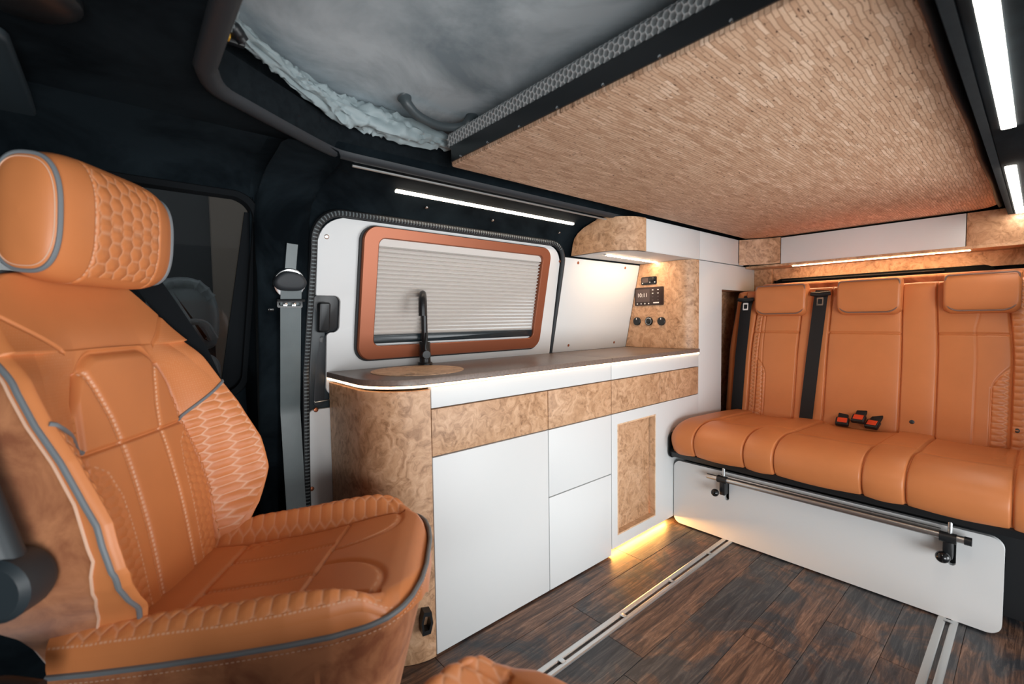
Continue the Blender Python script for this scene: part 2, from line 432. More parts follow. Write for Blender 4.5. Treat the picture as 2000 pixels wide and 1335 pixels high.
# ---- cab door wall with window opening
CW = [wallp(503, 385), wallp(476, 792), (-.55, .79), (-.55, wallp(503, 385)[1] + .02)]
CW = [(CW[0][0], CW[0][1]), (CW[1][0] - .0, .79), CW[2], CW[3]]
def cab_loop(g, r):
    x1t, x1b, x0, zb, zt = CW[0][0] + g, CW[1][0] + g, -.55 - g, .79 - g, CW[0][1] + g
    return quad_round([(x0, zb), (x1b, zb), (x1t, zt), (x0, zt)], r, 8)
n_c = len(cab_loop(0, .05))
def outer_loop():
    lp = cab_loop(0, .05); out = []
    for (x, z) in lp:                                  # push every point to the outer rectangle along its corner
        out.append((-1.05 if x < -.3 else .292, .0 if z < 1.0 else 1.352))
    return out
wc = MB(); wm = wmap()
wc.ring([[wm(x, z, 0) for x, z in outer_loop()], [wm(x, z, 0) for x, z in cab_loop(0, .05)], [wm(x, z, -.05) for x, z in cab_loop(0, .05)], [wm(x, z, -.05) for x, z in outer_loop()]])
struct(wc.build('wall_cab', 'dark_suede', angle=50))
extr = extrude_profile(wall_profile()[4:], -1.05, .285); struct(extr.build('trim_9', 'dark_suede', angle=60))
w2 = thing('window_2', 'dark tinted cab door window beside the front seat', 'window', (.0, yw(1.05), .8)); struct(w2)
g = MB(); g.prism(cab_loop(.004, .05), lambda x, z, d: wm(x, z, d), -.022, -.018); g.build('pane', 'tinted_glass', w2)
fr = MB(); lo, li = cab_loop(.012, .06), cab_loop(-.012, .045)
fr.ring([[wm(x, z, -.002) for x, z in lo], [wm(x, z, .010) for x, z in cab_loop(.006, .055)], [wm(x, z, .008) for x, z in cab_loop(-.008, .047)], [wm(x, z, -.016) for x, z in li], [wm(x, z, -.03) for x, z in cab_loop(.012, .06)]])
fr.build('window_frame', 'matte_black', w2, angle=60)
# black triangular trim where the glass meets the pillar
sl = MB(); sl.prism([(CW[1][0] + .0, .80), (CW[0][0] - .005, 1.31), (CW[0][0] - .03, 1.31), (CW[1][0] - .06, .80)], lambda x, z, d: wm(x, z, d), -.017, -.010); sl.build('glass_channel', 'matte_black', w2)

# ---- front bulkhead, rear wall, near wall stub
struct(MB().box(-1.08, -1.05, -.35, 1.60, -.05, 1.50).build('wall_front', 'dark_suede'))
wr = MB().box(3.00, 3.04, -.35, 1.60, -.05, 1.60).build('wall_rear', 'showroom_dark'); struct(wr)
struct(MB().box(2.15, 3.0, -.30, -.26, -.05, 1.50).build('wall_near', 'dark_suede'))

# ---- ceilings
cc = MB(); poly = [(-1.05, -.45), (.12, -.45), (.12, .98), (.135, 1.02), (.43, 1.222), (.46, 1.235), (-1.05, 1.235)]
cc.prism(poly, zmap(), 1.475, 1.445); struct(cc.build('ceiling_cab', 'dark_suede'))
struct(MB().box(.10, 3.0, -.45, .085, 1.402, 1.43, .004).build('ceiling_near', 'dark_suede'))
ct_ = MB(); ct_.box(.0, 3.0, -.45, 1.45, 1.585, 1.61); struct(ct_.build('ceiling', 'grey_suede'))
# upright lip of the roof opening
lip_path = [(.135, -.45), (.135, .985), (.16, 1.035), (.43, 1.215), (.47, 1.222), (3.0, 1.222)]
def offset2(path, d):
    P = np.array(path, float); T = np.gradient(P, axis=0); T /= np.linalg.norm(T, axis=1)[:, None]; return P + np.stack([T[:, 1], -T[:, 0]], 1) * d
lp = resample(lip_path, .03)
m = MB(); o1, o2 = offset2(lp, 0), offset2(lp, -.035)
A = np.array([[(*p, 1.445) for p in o1], [(*p, 1.53) for p in o1], [(*(q * 1.0), 1.535) for q in o2], [(*q, 1.60) for q in o2]]); m.grid(A)
struct(m.build('trim_1', 'dark_felt', angle=50))
# near lip
struct(MB().box(.10, 3.0, .085, .10, 1.402, 1.60).build('trim_2', 'dark_felt'))
# outer shell that keeps daylight out above the opening
struct(MB().box(-1.1, 3.05, -.45, 1.62, 1.615, 1.64).build('ceiling_shell', 'showroom_dark'))
struct(MB().box(.06, .12, -.45, 1.3, 1.475, 1.61).build('trim_3', 'dark_felt'))
# rubber-edged frame round the opening
fp = resample(catmull([(.125, -.45), (.125, .3), (.125, .9), (.13, .97), (.155, 1.03), (.21, 1.072), (.32, 1.146), (.42, 1.208), (.47, 1.222), (.6, 1.224), (1.2, 1.226), (2.7, 1.23)], 10), .02)
prof = [(-.022, .006), (-.019, -.003), (-.010, -.008), (.004, -.008), (.012, -.004), (.015, .004), (.012, .010)]
A = []
for du, dz in prof: A.append([(*p, 1.440 + dz) for p in offset2(fp, -du)])
m = MB(); m.grid(np.array(A)); struct(m.build('trim_4', 'trim_strip', angle=60))
# aluminium bead on the frame by the kitchen lamp
m = MB(); m.tube([(x, 1.247, 1.428) for x in np.linspace(.50, 2.0, 24)], .0035, 6); struct(m.build('trim_5', 'alu_light'))

# ---- gathered tent fabric in the opening
def gathered(path3, name, seed, r=.026):
    P = resample(path3, .006); n = len(P); m = MB(); rows = []
    T = np.gradient(P, axis=0); T /= np.linalg.norm(T, axis=1)[:, None]
    for i in range(n):
        t_ = T[i]; u = np.array([t_[1], -t_[0], 0]); u /= np.linalg.norm(u); s = i * .006; row = []
        for k in range(29):
            a = 2 * math.pi * k / 28
            q = Vector((s * 9 + seed + .5 * math.sin(a * 2 + s * 21), math.cos(a) * 1.7, math.sin(a) * 1.7 + s * 6))
            f = mnoise.noise(q * .8) * .55 + (1 - 2.6 * abs(mnoise.noise(q * 1.3 + Vector((7, 1, 3))))) * .62 + (1 - 2 * abs(mnoise.noise(q * 2.9))) * .26 - .42
            rr = r * (.78 + .62 * f) * (1 + .35 * math.sin(s * 9 + seed))
            row.append(P[i] + u * math.cos(a) * rr * .95 + np.array([0, 0, 1]) * (math.sin(a) * rr * 1.15) + u * .012 * mnoise.noise(Vector((s * 6, seed, 0))))
        rows.append(row)
    m.grid(np.array(rows)); return m
fpath = catmull([(.158, .92, 1.558), (.18, 1.0, 1.556), (.26, 1.065, 1.552), (.36, 1.128, 1.548), (.46, 1.178, 1.542), (.60, 1.185, 1.540), (.75, 1.185, 1.535), (.95, 1.185, 1.535)], 8)
tf = gathered(fpath, 'tent', 3.3).build('tent_fabric', 'tent_fabric', angle=80)
tag(tf, 'gathered pale grey tent fabric bunched along the roof opening', 'fabric')
tf2 = gathered([(.165, .62, 1.560), (.163, .75, 1.560), (.160, .86, 1.558)], 'tent', 9.1, .020).build('tent_fabric', 'tent_fabric', angle=80)
tag(tf2, 'short bunch of pale grey fabric above the black roof latch', 'fabric')
# roof latch with yellow release
lt = thing('roof_latch', 'black roof latch with yellow release tab by the tent fabric', 'latch', (.165, .90, 1.52))
LQ = lambda px, py, z: tuple(at(px, py, 'Z', z))
MB().tube(catmull([LQ(436, 40, 1.550), LQ(452, 50, 1.548), LQ(466, 68, 1.540), LQ(474, 80, 1.534)], 5), [.011] * 6 + [.013] * 5 + [.012] * 5, 12).build('latch_body', 'black_plastic', lt)
q0 = LQ(460, 80, 1.532); box('latch_hook', 'black_plastic', lt, q0[0] - .022, q0[0] + .016, q0[1] - .006, q0[1] + .008, q0[2] - .008, q0[2] + .008, .004)
q0 = LQ(441, 68, 1.532); box('release_tab', 'yellow_plastic', lt, q0[0] - .008, q0[0] + .007, q0[1] - .008, q0[1] + .008, q0[2] - .008, q0[2] + .008, .003)
# grab handle on the grey roof liner
hp = [at(790, 190, 'Z', 1.582), at(797, 205, 'Z', 1.562), at(820, 228, 'Z', 1.545), at(860, 246, 'Z', 1.540), at(898, 248, 'Z', 1.548), at(915, 238, 'Z', 1.562), at(922, 228, 'Z', 1.582)]
hpc = catmull(hp, 8); rad = [.020 - .009 * math.sin(math.pi * i / (len(hpc) - 1)) ** .5 for i in range(len(hpc))]
gh = MB().tube(hpc, rad, 14).build('grab_handle', 'handle_grey'); tag(gh, 'grey curved grab handle on the raised roof lining', 'handle')

# ================================================================== ROOF BED
bd = thing('roof_bed', 'pull-down roof bed with cork underside and black front edge', 'bed', (1.75, .62, 1.44))
def bed_map(x, y, d): return (x, y, d)
bp = quad_round([(.735, .125), (2.83, .125), (2.83, 1.118), (.735, 1.118)], [.02, .10, .05, .012], 8)
MB().prism(bp, bed_map, 1.462, 1.440, .004).build('cork_board', 'cork', bd)
MB().prism(quad_round([(.731, .122), (2.82, .122), (2.82, 1.115), (.731, 1.115)], [.02, .08, .05, .012], 8), bed_map, 1.450, 1.494, .003).build('bed_frame', 'black_plastic', bd)
for yy in np.linspace(.2, 1.06, 8):
    MB().lathe([(.0032, 0), (.0032, .0012), (.002, .0018)], (.731, yy, 1.453), (-1, 0, 0), 10).build('rivet', 'chrome', bd)
# padded cloth edge on the near side of the bed
ep = [(x, .118, 1.452) for x in np.linspace(.70, 2.79, 60)]
m = MB(); A = []
for k in range(13):
    a = math.pi * (k / 12) - math.pi * .5
    A.append([(x, .126 - .016 * math.cos(a) - .002 * math.sin(x * 9), 1.456 + .022 * math.sin(a)) for x, _, _ in ep])
m.grid(np.array(A)); m.build('edge_binding', 'slate_plastic', bd, angle=80)
# mattress, honeycomb mesh on the rounded front edge
nu, nv = 640, 64
u = np.linspace(.125, 1.125, nu); s = np.linspace(0, .115, nv)
U_, S_ = np.meshgrid(u, s, indexing='ij')
prof_s = np.array([0, .026, .036, .046, .060, .115]); prof_x = np.array([.735, .731, .737, .750, .766, .820]); prof_z = np.array([1.494, 1.522, 1.532, 1.539, 1.543, 1.547])
e = hexedge(S_ / .0135, U_ / .0135); rid = np.exp(-(e / .085) ** 2)
bulge = .0022 * rid
X_ = np.interp(S_, prof_s, prof_x) - bulge; Z_ = np.interp(S_, prof_s, prof_z) + bulge * .5
m = MB(); m.grid(np.stack([X_, U_, Z_], -1)); m.attr = rid.reshape(-1).astype(np.float32)
m.box(.80, 2.80, .13, 1.12, 1.495, 1.546); m.build('mattress', 'honeycomb_fabric', bd, angle=80)

# ================================================================== SIDE WALL PANELS, WINDOW
# white window panel with cut-out for the door handle
def WP(px, py): return wallp(px, py, .012)
tl, tr, br = WP(636, 405), WP(1090, 478), WP(1071, 700)
x_l = tl[0] - .005; x_r = WP(1087, 560)[0]; z_t = 1.325; rec_r = WP(664, 610)[0]; rec_t, rec_b = WP(640, 577)[1], WP(640, 649)[1]; x_l2 = WP(637, 690)[0]
x_l = (WP(622, 500)[0] + WP(615, 570)[0]) / 2
poly = quad_round([(x_l, z_t), (x_l, rec_t), (rec_r, rec_t), (rec_r, rec_b), (x_l2, rec_b), (x_l2, .752), (x_r, .752), (x_r, z_t)][::-1], [.055, .004, .03, .012, .018, .018, .004, .07][::-1] if False else [.075, .004, .03, .012, .018, .018, .004, .075], 6)
panel = thing('window_panel', 'white side panel around the copper framed window', 'panel', ((x_l + x_r) / 2, 1.45, .76))
MB().prism(poly, wmap(), .002, .012, .002).build('board', 'white_panel', panel)
def screw(px, py, parent, mat='copper_screw', d=.012, r=.0075, plane='wall', val=None):
    if plane == 'wall': x, z = wallp(px, py, d); y = yw(z) - d; ax = (0, -1, -WALL_K)
    else: p = at(px, py, 'Y', val); x, y, z = p; ax = (0, -1, 0)
    s = MB().lathe([(r, -.001), (r, .0015), (r * .8, .0028), (r * .32, .003), (r * .30, .0012)], (x, y, z), ax, 16)
    s.build('screw', mat, parent)
screw(638, 462, panel, 'silver_screw'); screw(1093, 510, panel, r=.006)
# window with copper frame, pleated blind, glass behind
wx0, wx1 = (wallp(712, 437, .03)[0] + wallp(694, 704, .03)[0]) / 2, (wallp(1076, 487, .03)[0] + wallp(1050, 679, .03)[0]) / 2
wz0, wz1 = (wallp(694, 704, .03)[1] + wallp(1050, 679, .03)[1]) / 2, (wallp(712, 437, .03)[1] + wallp(1076, 487, .03)[1]) / 2
gx0, gx1 = (wallp(740, 470, .03)[0] + wallp(727, 675, .03)[0]) / 2, (wallp(1057, 500, .03)[0] + wallp(1041, 657, .03)[0]) / 2
gz0, gz1 = (wallp(727, 676, .03)[1] + wallp(1041, 659, .03)[1]) / 2, (wallp(740, 466, .03)[1] + wallp(1057, 499, .03)[1]) / 2
win = thing('window_1', 'copper framed camper window with closed pleated blind', 'window', ((wx0 + wx1) / 2, 1.45, wz0)); struct(win)
f = wmap(); rr_ = lambda g, r: rrect(gx0 - (gx0 - wx0) * g, gx1 + (wx1 - gx1) * g, gz0 - (gz0 - wz0) * g, gz1 + (wz1 - gz1) * g, r, 10)
def loop3(lp, d): return [f(x, z, d) for x, z in lp]
MB().ring([loop3(rr_(1.10, .050), .012), loop3(rr_(1.10, .050), .026), loop3(rr_(.9, .04), .026), loop3(rr_(.9, .04), .012)]).build('base_frame', 'rubber_dark', win)
MB().ring([loop3(rr_(1.0, .048), .024), loop3(rr_(1.0, .048), .034), loop3(rr_(.94, .046), .039), loop3(rr_(.06, .026), .039), loop3(rr_(0, .024), .036), loop3(rr_(0, .024), .012)]).build('frame', 'copper_frame', win, angle=18)
pleats = 21; zs0 = gz0 + .036; zs1 = gz1 - .024
m = MB(); V = []; nx = 2; rows = []
zz = np.linspace(zs0, zs1, pleats * 2 + 1)
for i, z in enumerate(zz): rows.append((z, .030 if i % 2 else .015))
fine = []
for i in range(len(rows) - 1):
    for k in range(3):
        t_ = k / 3; fine.append((rows[i][0] * (1 - t_) + rows[i + 1][0] * t_, rows[i][1] * (1 - t_) + rows[i + 1][1] * t_))
fine.append(rows[-1])
A = np.array([[f(x, z, d) for z, d in fine] for x in np.linspace(gx0 + .001, gx1 - .004, 12)]); m.grid(A)
m.build('blind', 'blind_fabric', win, angle=30)
MB().prism(rrect(gx0 - .01, gx1 + .01, zs1, gz1 + .012, .003), f, .013, .027, .002).build('blind_headrail', 'blind_fabric', win)
MB().prism(rrect(gx0 + .001, gx1 - .001, gz0 + .008, zs0 + .002, .004), f, .014, .030, .004).build('blind_bottom_rail', 'blind_dark', win)
MB().prism(rrect(gx0 - .01, gx1 + .01, gz0 - .01, gz1 + .01, .02), f, .0122, .0128).build('pane', 'black_gloss', win)
# ribbed rubber edge following the panel outline
def edge_path():
    xl = x_l - .012; xr = x_r + .014; zt = z_t + .013
    pts = [(xl - .026, .30), (xl - .020, .60), (xl - .012, .90), (xl, 1.20), (xl, zt - .085)]
    for k in range(1, 8):
        a = math.radians(180 - 90 * k / 8); pts.append((xl + .085 + .085 * math.cos(a), zt - .085 + .085 * math.sin(a)))
    pts += [(xl + .09, zt), (xl + .5, zt), (xr - .09, zt)]
    for k in range(1, 8):
        a = math.radians(90 - 90 * k / 8); pts.append((xr - .085 + .085 * math.cos(a), zt - .085 + .085 * math.sin(a)))
    pts += [(xr, zt - .09), (xr, 1.0), (xr, .80)]
    return pts
P2 = resample(edge_path(), .0028)
P3 = [f(x, z, .016) if z > .84 else (x, 1.55 - .016 + 0 * (.84 - z), z) for x, z in P2]
nrib = int(len(P3) * .80)
gk = thing('edge_gasket', 'ribbed grey rubber edging around the white window panel', 'gasket', (P3[0][0], P3[0][1], P3[0][2]))
m = MB(); m.tube(P3[:nrib], [.0072 + (.0022 if (i // 2) % 2 else -.0012) for i in range(nrib)], 8); m.build('ribbed_edge', 'rib_rubber', gk, angle=20)
m = MB(); m.tube(P3[nrib - 1:], .011, 10); m.build('smooth_edge', 'trim_strip', gk)
m = MB(); m.tube([(p[0], p[1] + .004, p[2]) for p in P3[:nrib]], .0125, 8); m.build('backing_strip', 'rubber_dark', gk)
# small hooks above the window
for px, py, wh in ((832, 403, 'nearest the belt pillar'), (961, 428, 'above the middle of the blind'), (1091, 452, 'nearest the overhead cabinet')):
    p = at(px, py, 'Y', 1.405)
    h = MB(); h.lathe([(.0035, -.004), (.0035, .004), (.0055, .005), (.0055, .008), (.003, .010)], (p[0], p[1], p[2]), (0, -.6, -.8), 12)
    h = h.build('curtain_stud', 'chrome'); tag(h, 'small metal curtain stud in the dark lining, ' + wh, 'stud', 'curtain studs above the window')
# strip lamp above the window
a, b = at(773, 365, 'Y', 1.362), at(1119, 439, 'Y', 1.362); zl = (a[2] + b[2]) / 2 - .003
sl = thing('strip_lamp', 'long warm LED strip lamp in the dark cove above the kitchen window', 'lamp', ((a[0] + b[0]) / 2, 1.362, zl))
MB().tube([(a[0] - .004, 1.364, zl + .004), (b[0] + .004, 1.364, zl + .004)], .0085, 10, up=(0, 1, 0), ry=.006).build('channel', 'brushed_aluminium', sl)
MB().tube([(a[0], 1.362, zl), (b[0], 1.362, zl)], .0072, 10, up=(0, 1, 0), ry=.006).build('diffuser', 'led_strip', sl)

# lower white panel, door mechanism cover and handle
lowp = thing('lower_panel', 'small white lower wall panel beside the kitchen end', 'panel', (.49, 1.53, .2))
x0, x1 = at(604, 880, 'Y', 1.535)[0], .60
MB().prism(quad_round([(x0, .20), (x1, .20), (x1, .714), (x0, .714)], [.01, .002, .002, .02]), ymap(1.55), .002, .014, .002).build('board', 'grey_white_panel', lowp)
screw(617, 800, lowp, plane='Y', val=1.536, d=.014); screw(609, 954, lowp, plane='Y', val=1.536)
ch = thing('door_mechanism', 'dark plastic door channel with black pull handle beside the window panel', 'handle', (.49, 1.52, .70))
xa = at(609, 700, 'Y', 1.53)[0]
MB().prism(quad_round([(xa - .012, .70), (.62, .70), (.62, .80), (x_l2 + .01, .80), (x_l2 + .01, rec_b), (rec_r + .01, rec_b - .005), (rec_r + .01, rec_t + .01), (x_l - .004, rec_t + .01)], .006), wmap(), -.012, -.002, .002).build('channel', 'slate_plastic', ch)
cxa, cxb = xa + .004, x_l2 - .004
MB().prism(quad_round([(cxa, .722), (cxb, .722), (cxb + .004, .955), (cxa + .012, .955)], .012), wmap(), -.004, .004, .003).build('cover', 'trim_strip', ch)
MB().prism(quad_round([(cxa + .016, .83), (cxb - .006, .86), (cxb - .002, .95), (cxa + .018, .95)], .006), wmap(), .002, .0055, .001).build('cover_recess', 'black_plastic', ch)
hx0, hx1 = wallp(622, 610, .02)[0], wallp(645, 610, .02)[0]
MB().prism(rrect(hx0, hx1, wallp(630, 649, .02)[1], wallp(630, 590, .02)[1], .009), wmap(), .0, .026, .006, 3).build('pull_handle', 'black_metal', ch)
MB().prism(rrect(x_l - .004, rec_r + .006, rec_b + .002, rec_t + .004, .02), wmap(), -.0015, .001, .0005).build('recess_plate', 'black_plastic', ch)
p = wallp(620, 777, .0)
MB().tube([(p[0] - .018, 1.548, .742), (p[0] - .016, 1.545, .737), (p[0] + .03, 1.545, .739), (p[0] + .034, 1.548, .746)], .0022, 6).build('latch_eye', 'brushed_aluminium', ch)

# ================================================================== SEAT BELT ON THE PILLAR
def PB(px, py, d): p = on_plane(px, py, (0, 1, WALL_K), WALL_C - .030 - d); return p
belt = thing('seat_belt', 'grey front seat belt hanging from the dark door pillar', 'seat belt', (.37, 1.47, .3))
def strap(pts, w, th, name, mat, parent, axis=(1, 0, 0)):
    P = [Vector(p) for p in resample(pts, .02)]; m = MB(); ax = Vector(axis); V = []; F = []; n = len(P)
    for i, p in enumerate(P):
        t_ = (P[min(i + 1, n - 1)] - P[max(i - 1, 0)]).normalized(); a_ = (ax - ax.dot(t_) * t_).normalized(); nn = a_.cross(t_)
        for k, (cu, cv) in enumerate(((-1, -1), (-.3, -1.3), (.3, -1.3), (1, -1), (1, 1), (.3, 1.3), (-.3, 1.3), (-1, 1))): V.append(p + a_ * cu * w / 2 + nn * cv * th / 2)
    for i in range(n - 1):
        for k in range(8):
            l = (k + 1) % 8; F.append((i * 8 + k, i * 8 + l, i * 8 + 8 + l, i * 8 + 8 + k))
    F += [tuple(range(7, -1, -1)), tuple((n - 1) * 8 + k for k in range(8))]
    return m.add(V, F).build(name, mat, parent)
c0, c1, c2, c3 = PB(569, 560, .018), PB(568, 600, .016), PB(567, 800, .012), PB(563, 1100, .010)
strap([c0, c1, c2, (c3[0], 1.505, c3[2])], .058, .0022, 'webbing', 'webbing_grey', belt)
strap([PB(571, 476, .006), PB(566, 540, .012)], .030, .003, 'upper_strap', 'webbing_grey', belt)
dc = PB(564, 553, .008); ax = Vector((0, -1, -.21)).normalized()
MB().lathe([(.044, -.012), (.0455, .004), (.042, .008), (.034, .009)], dc, ax, 32).build('anchor_ring', 'chrome', belt)
# shield shaped cover
cv = MB(); lpz = catmull([(-.044, .004), (-.030, .024), (-.004, .034), (.028, .026), (.044, .006), (.040, -.012), (.022, -.022), (-.022, -.022), (-.040, -.012)], 5, True)
cv.prism([(dc[0] + a_, dc[2] + b_) for a_, b_ in lpz], lambda x, z, d: (x, dc[1] - d - (z - dc[2]) * WALL_K, z), .0, .030, .012, 4); cv.build('anchor_cover', 'trim_strip', belt, angle=60)
bk = PB(565, 594, .018)
cl_ = MB(); cl_.ring([[(bk[0] + u_, bk[1] - d_, bk[2] + v_) for u_, v_ in rrect(-a_, a_, -b_, b_, .004, 3)] for a_, b_, d_ in ((.035, .010, 0), (.035, .010, .008), (.030, .005, .008), (.030, .005, 0))]); cl_.build('belt_clip', 'black_gloss', belt)
for uu in (-.012, .012): MB().box(bk[0] + uu - .006, bk[0] + uu + .006, bk[1] - .007, bk[1] - .001, bk[2] - .011, bk[2] + .006, .002).build('clip_bar', 'chrome', belt)
MB().tube([(bk[0] - .034, bk[1] - .004, bk[2] + .010), (bk[0] + .042, bk[1] - .004, bk[2] + .012)], .005, 8).build('clip_rod', 'black_plastic', belt)
# small dark pocket in the pillar next to the clip
p = PB(531, 605, .004); pk = MB().prism(rrect(p[0] - .010, p[0] + .006, p[2] - .004, p[2] + .004, .002), lambda x, z, d: (x, yw(z) - .030 - d, z), .0, .004, .001).build('pillar_hook', 'black_gloss'); tag(pk, 'tiny black hook on the dark pillar beside the belt', 'hook')

# ================================================================== KITCHEN
def face(name, mat, parent, x0, x1, z0, z1, th=.018, bev=.0010, Y=KY, g=.0020, **kw):
    return MB().prism([(x0 + g, z0 + g), (x1 - g, z0 + g), (x1 - g, z1 - g), (x0 + g, z1 - g)], ymap(Y + th), .0, th, bev).build(name, mat, parent, **kw)
KX0, KX1, KX2, KXE = .668, 1.147, 1.516, 2.247
Z_FLOOR, Z_B, Z_T, Z_TOP = .012, .601, .743, .812
kit = thing('kitchen_cabinet', 'kitchen cabinet with rounded burl wood end and white doors', 'cabinet', (1.0, 1.34, 0))
RC = .155; XE = .512
def end_loop(off):
    pts = [(XE + off, 1.530)]
    for k in range(15):
        a = math.radians(180 + 90 * k / 14); pts.append((XE + RC + (RC - off) * math.cos(a), KY + RC + (RC - off) * math.sin(a)))
    return pts + [(KX0 - .0013, KY + off)]
m = MB(); o_, i_ = end_loop(0), end_loop(.015)
n_ = len(o_); V = [(x, y, .002) for x, y in o_] + [(x, y, Z_TOP - .012) for x, y in o_] + [(x, y, .002) for x, y in i_] + [(x, y, Z_TOP - .012) for x, y in i_]; F = []
for i in range(n_ - 1): F += [(i, i + 1, n_ + i + 1, n_ + i), (2 * n_ + i, 3 * n_ + i, 3 * n_ + i + 1, 2 * n_ + i + 1), (n_ + i, n_ + i + 1, 3 * n_ + i + 1, 3 * n_ + i), (i, 2 * n_ + i, 2 * n_ + i + 1, i + 1)]
F += [(0, n_, 3 * n_, 2 * n_), (n_ - 1, 3 * n_ - 1, 4 * n_ - 1, 2 * n_ - 1)]
m.add(V, F).build('end_panel', 'burl_wood', kit, angle=30)
box('carcass', 'seam_dark', kit, KX0 + .002, KX2 - .002, KY + .020, 1.525, .012, Z_TOP - .008)
face('fascia', 'white_laminate', kit, KX0, KX2, Z_T, Z_TOP - .004)
face('drawer_front', 'burl_wood', kit, KX0, KX1, Z_B, Z_T); face('drawer_front', 'burl_wood', kit, KX1, KX2, Z_B, Z_T)
face('door', 'white_laminate', kit, KX0, KX1, .004, Z_B)
face('drawer_front', 'white_laminate', kit, KX1, KX2, .352, Z_B, label='white drawer front'); face('drawer_front', 'white_laminate', kit, KX1, KX2, .004, .352, label='white drawer front')
# fridge cabinet with framed burl door
kf = thing('fridge_cabinet', 'white cabinet with recessed burl wood door next to the bench', 'cabinet', (1.88, 1.34, 0))
box('carcass', 'seam_dark', kf, KX2 + .002, KXE - .002, KY + .052, 1.525, .04, Z_TOP - .008)
face('fascia', 'white_laminate', kf, KX2, KXE, Z_T, Z_TOP - .004)
xm = at(1289, 760, 'Y', KY)[0]
face('drawer_front', 'burl_wood', kf, KX2, xm, Z_B, Z_T); face('drawer_front', 'burl_wood', kf, xm, KXE, Z_B, Z_T)
ox0, ox1, oz0, oz1 = 1.557, 1.845, .079, .553
m = MB(); fo = rrect(KX2 + .0013, KXE - .0013, .030, Z_B - .0013, .0005, 1); fi = rrect(ox0, ox1, oz0, oz1, .0005, 1); f_ = ymap(KY + .032)
m.ring([[f_(x, z, 0) for x, z in fo], [f_(x, z, .032) for x, z in fo], [f_(x, z, .032) for x, z in fi], [f_(x, z, 0) for x, z in fi]]); m.build('front_frame', 'white_laminate', kf, angle=30)
m = MB(); fo = rrect(ox0 - .001, ox1 + .001, oz0 - .001, oz1 + .001, .0005, 1); fi = rrect(ox0 + .005, ox1 - .005, oz0 + .005, oz1 - .005, .0005, 1)
m.ring([[f_(x, z, .0) for x, z in fo], [f_(x, z, .0325) for x, z in fo], [f_(x, z, .0325) for x, z in fi], [f_(x, z, .0) for x, z in fi]]); m.build('opening_edge', 'burl_light', kf, angle=30)
dr = MB().prism([(ox0 + .005, oz0 + .005), (ox1 - .010, oz0 + .005), (ox1 - .010, oz1 - .005), (ox0 + .005, oz1 - .005)], ymap(KY + .046), .0, .018, .001).build('fridge_door', 'burl_wood', kf)
MB().prism([(ox0 + .006, .265), (ox0 + .030, .262), (ox0 + .030, .384), (ox0 + .006, .386)], ymap(KY + .0285), .0, .003, .001).build('finger_pull', 'burl_light', dr)
box('plinth', 'seam_dark', kf, KX2 + .01, 2.0, KY + .062, KY + .075, .002, .04)
pl = MB().box(1.525, 1.995, KY + .034, KY + .042, .021, .029, .001).build('plinth_light', 'led_plinth'); tag(pl, 'amber LED strip glowing under the fridge cabinet', 'lamp')

# tall cabinet at the rear with a control face
tall = thing('tall_cabinet', 'tall white cabinet with burl wood control side behind the worktop', 'cabinet', (2.5, 1.34, 0))
R2 = .075; XC = 2.172
pts = [(XC, 1.0)]
def ctl_loop(off, z):
    out = [(XC + off, yw(z) - .014)]
    for k in range(13):
        a = math.radians(180 + 90 * k / 12); out.append((XC + R2 + (R2 - off) * math.cos(a), KY + R2 + (R2 - off) * math.sin(a)))
    return out + [(KXE, KY + off)]
m = MB(); A = []
for off, z in ((.015, .836), (0, .836), (0, 1.289), (.015, 1.289)): A.append([(x, y, z) for x, y in ctl_loop(off, z)])
m.grid(np.array(A), closed_u=True).build('control_side', 'burl_wood', tall, angle=35)
# white front board with notch for the bench back
nx = 2.503; poly = [(KXE, .004), (nx, .004), (nx, 1.146), (2.99, 1.146), (2.99, 1.285), (KXE, 1.287)]
MB().prism(poly, ymap(KY + .018), 0, .018, .001).build('front_board', 'white_laminate', tall)
box('recess_side', 'burl_wood', tall, nx - .004, 2.92, 1.255, 1.268, .30, 1.146)
box('recess_top', 'burl_wood', tall, nx, 2.92, KY + .019, 1.255, 1.147, 1.157)
box('recess_back', 'seam_dark', tall, 2.92, 2.93, KY + .0, 1.268, .30, 1.146)
box('carcass', 'seam_dark', tall, KXE + .005, nx - .008, KY + .02, 1.44, .01, 1.286)
# white splash panel between window and control side
sp = thing('splash_panel', 'white wall panel with copper screws between window and control side', 'panel', (1.85, 1.5, .84))
xs0 = x_r + .027
MB().prism([(xs0, .835), (2.172, .835), (2.172, 1.283), (xs0, 1.283)], wmap(), .001, .012, .001).build('board', 'white_panel', sp)
for q in ((1129, 513), (1221, 523), (1110, 674), (1199, 668)): screw(*q, sp, r=.0068)

# worktops
def worktop_loop(g=0.0):
    pts = [(1.5145, 1.534), (XE - .006 - g, 1.534)]
    for k in range(13):
        a = math.radians(180 + 90 * k / 12); pts.append((XE + RC + (RC + .006 + g) * math.cos(a), KY + RC + (RC + .006 + g) * math.sin(a)))
    return pts + [(1.5145, KY - .006 - g)]
wt = MB().prism(worktop_loop(), zmap(), .818, .835, .003).build('worktop', 'worktop_laminate'); tag(wt, 'dark brown worktop with rounded end holding the round wooden sink lid', 'worktop')
poly = [(1.5165, KY - .006), (KXE, KY - .006)] + [(x, y) for x, y in ctl_loop(-.001, .836)[::-1][1:]] + [(1.5165, 1.534)]
w2_ = MB().prism(poly, zmap(), .818, .835, .003).build('worktop', 'worktop_laminate'); tag(w2_, 'short dark brown worktop section below the control side', 'worktop')
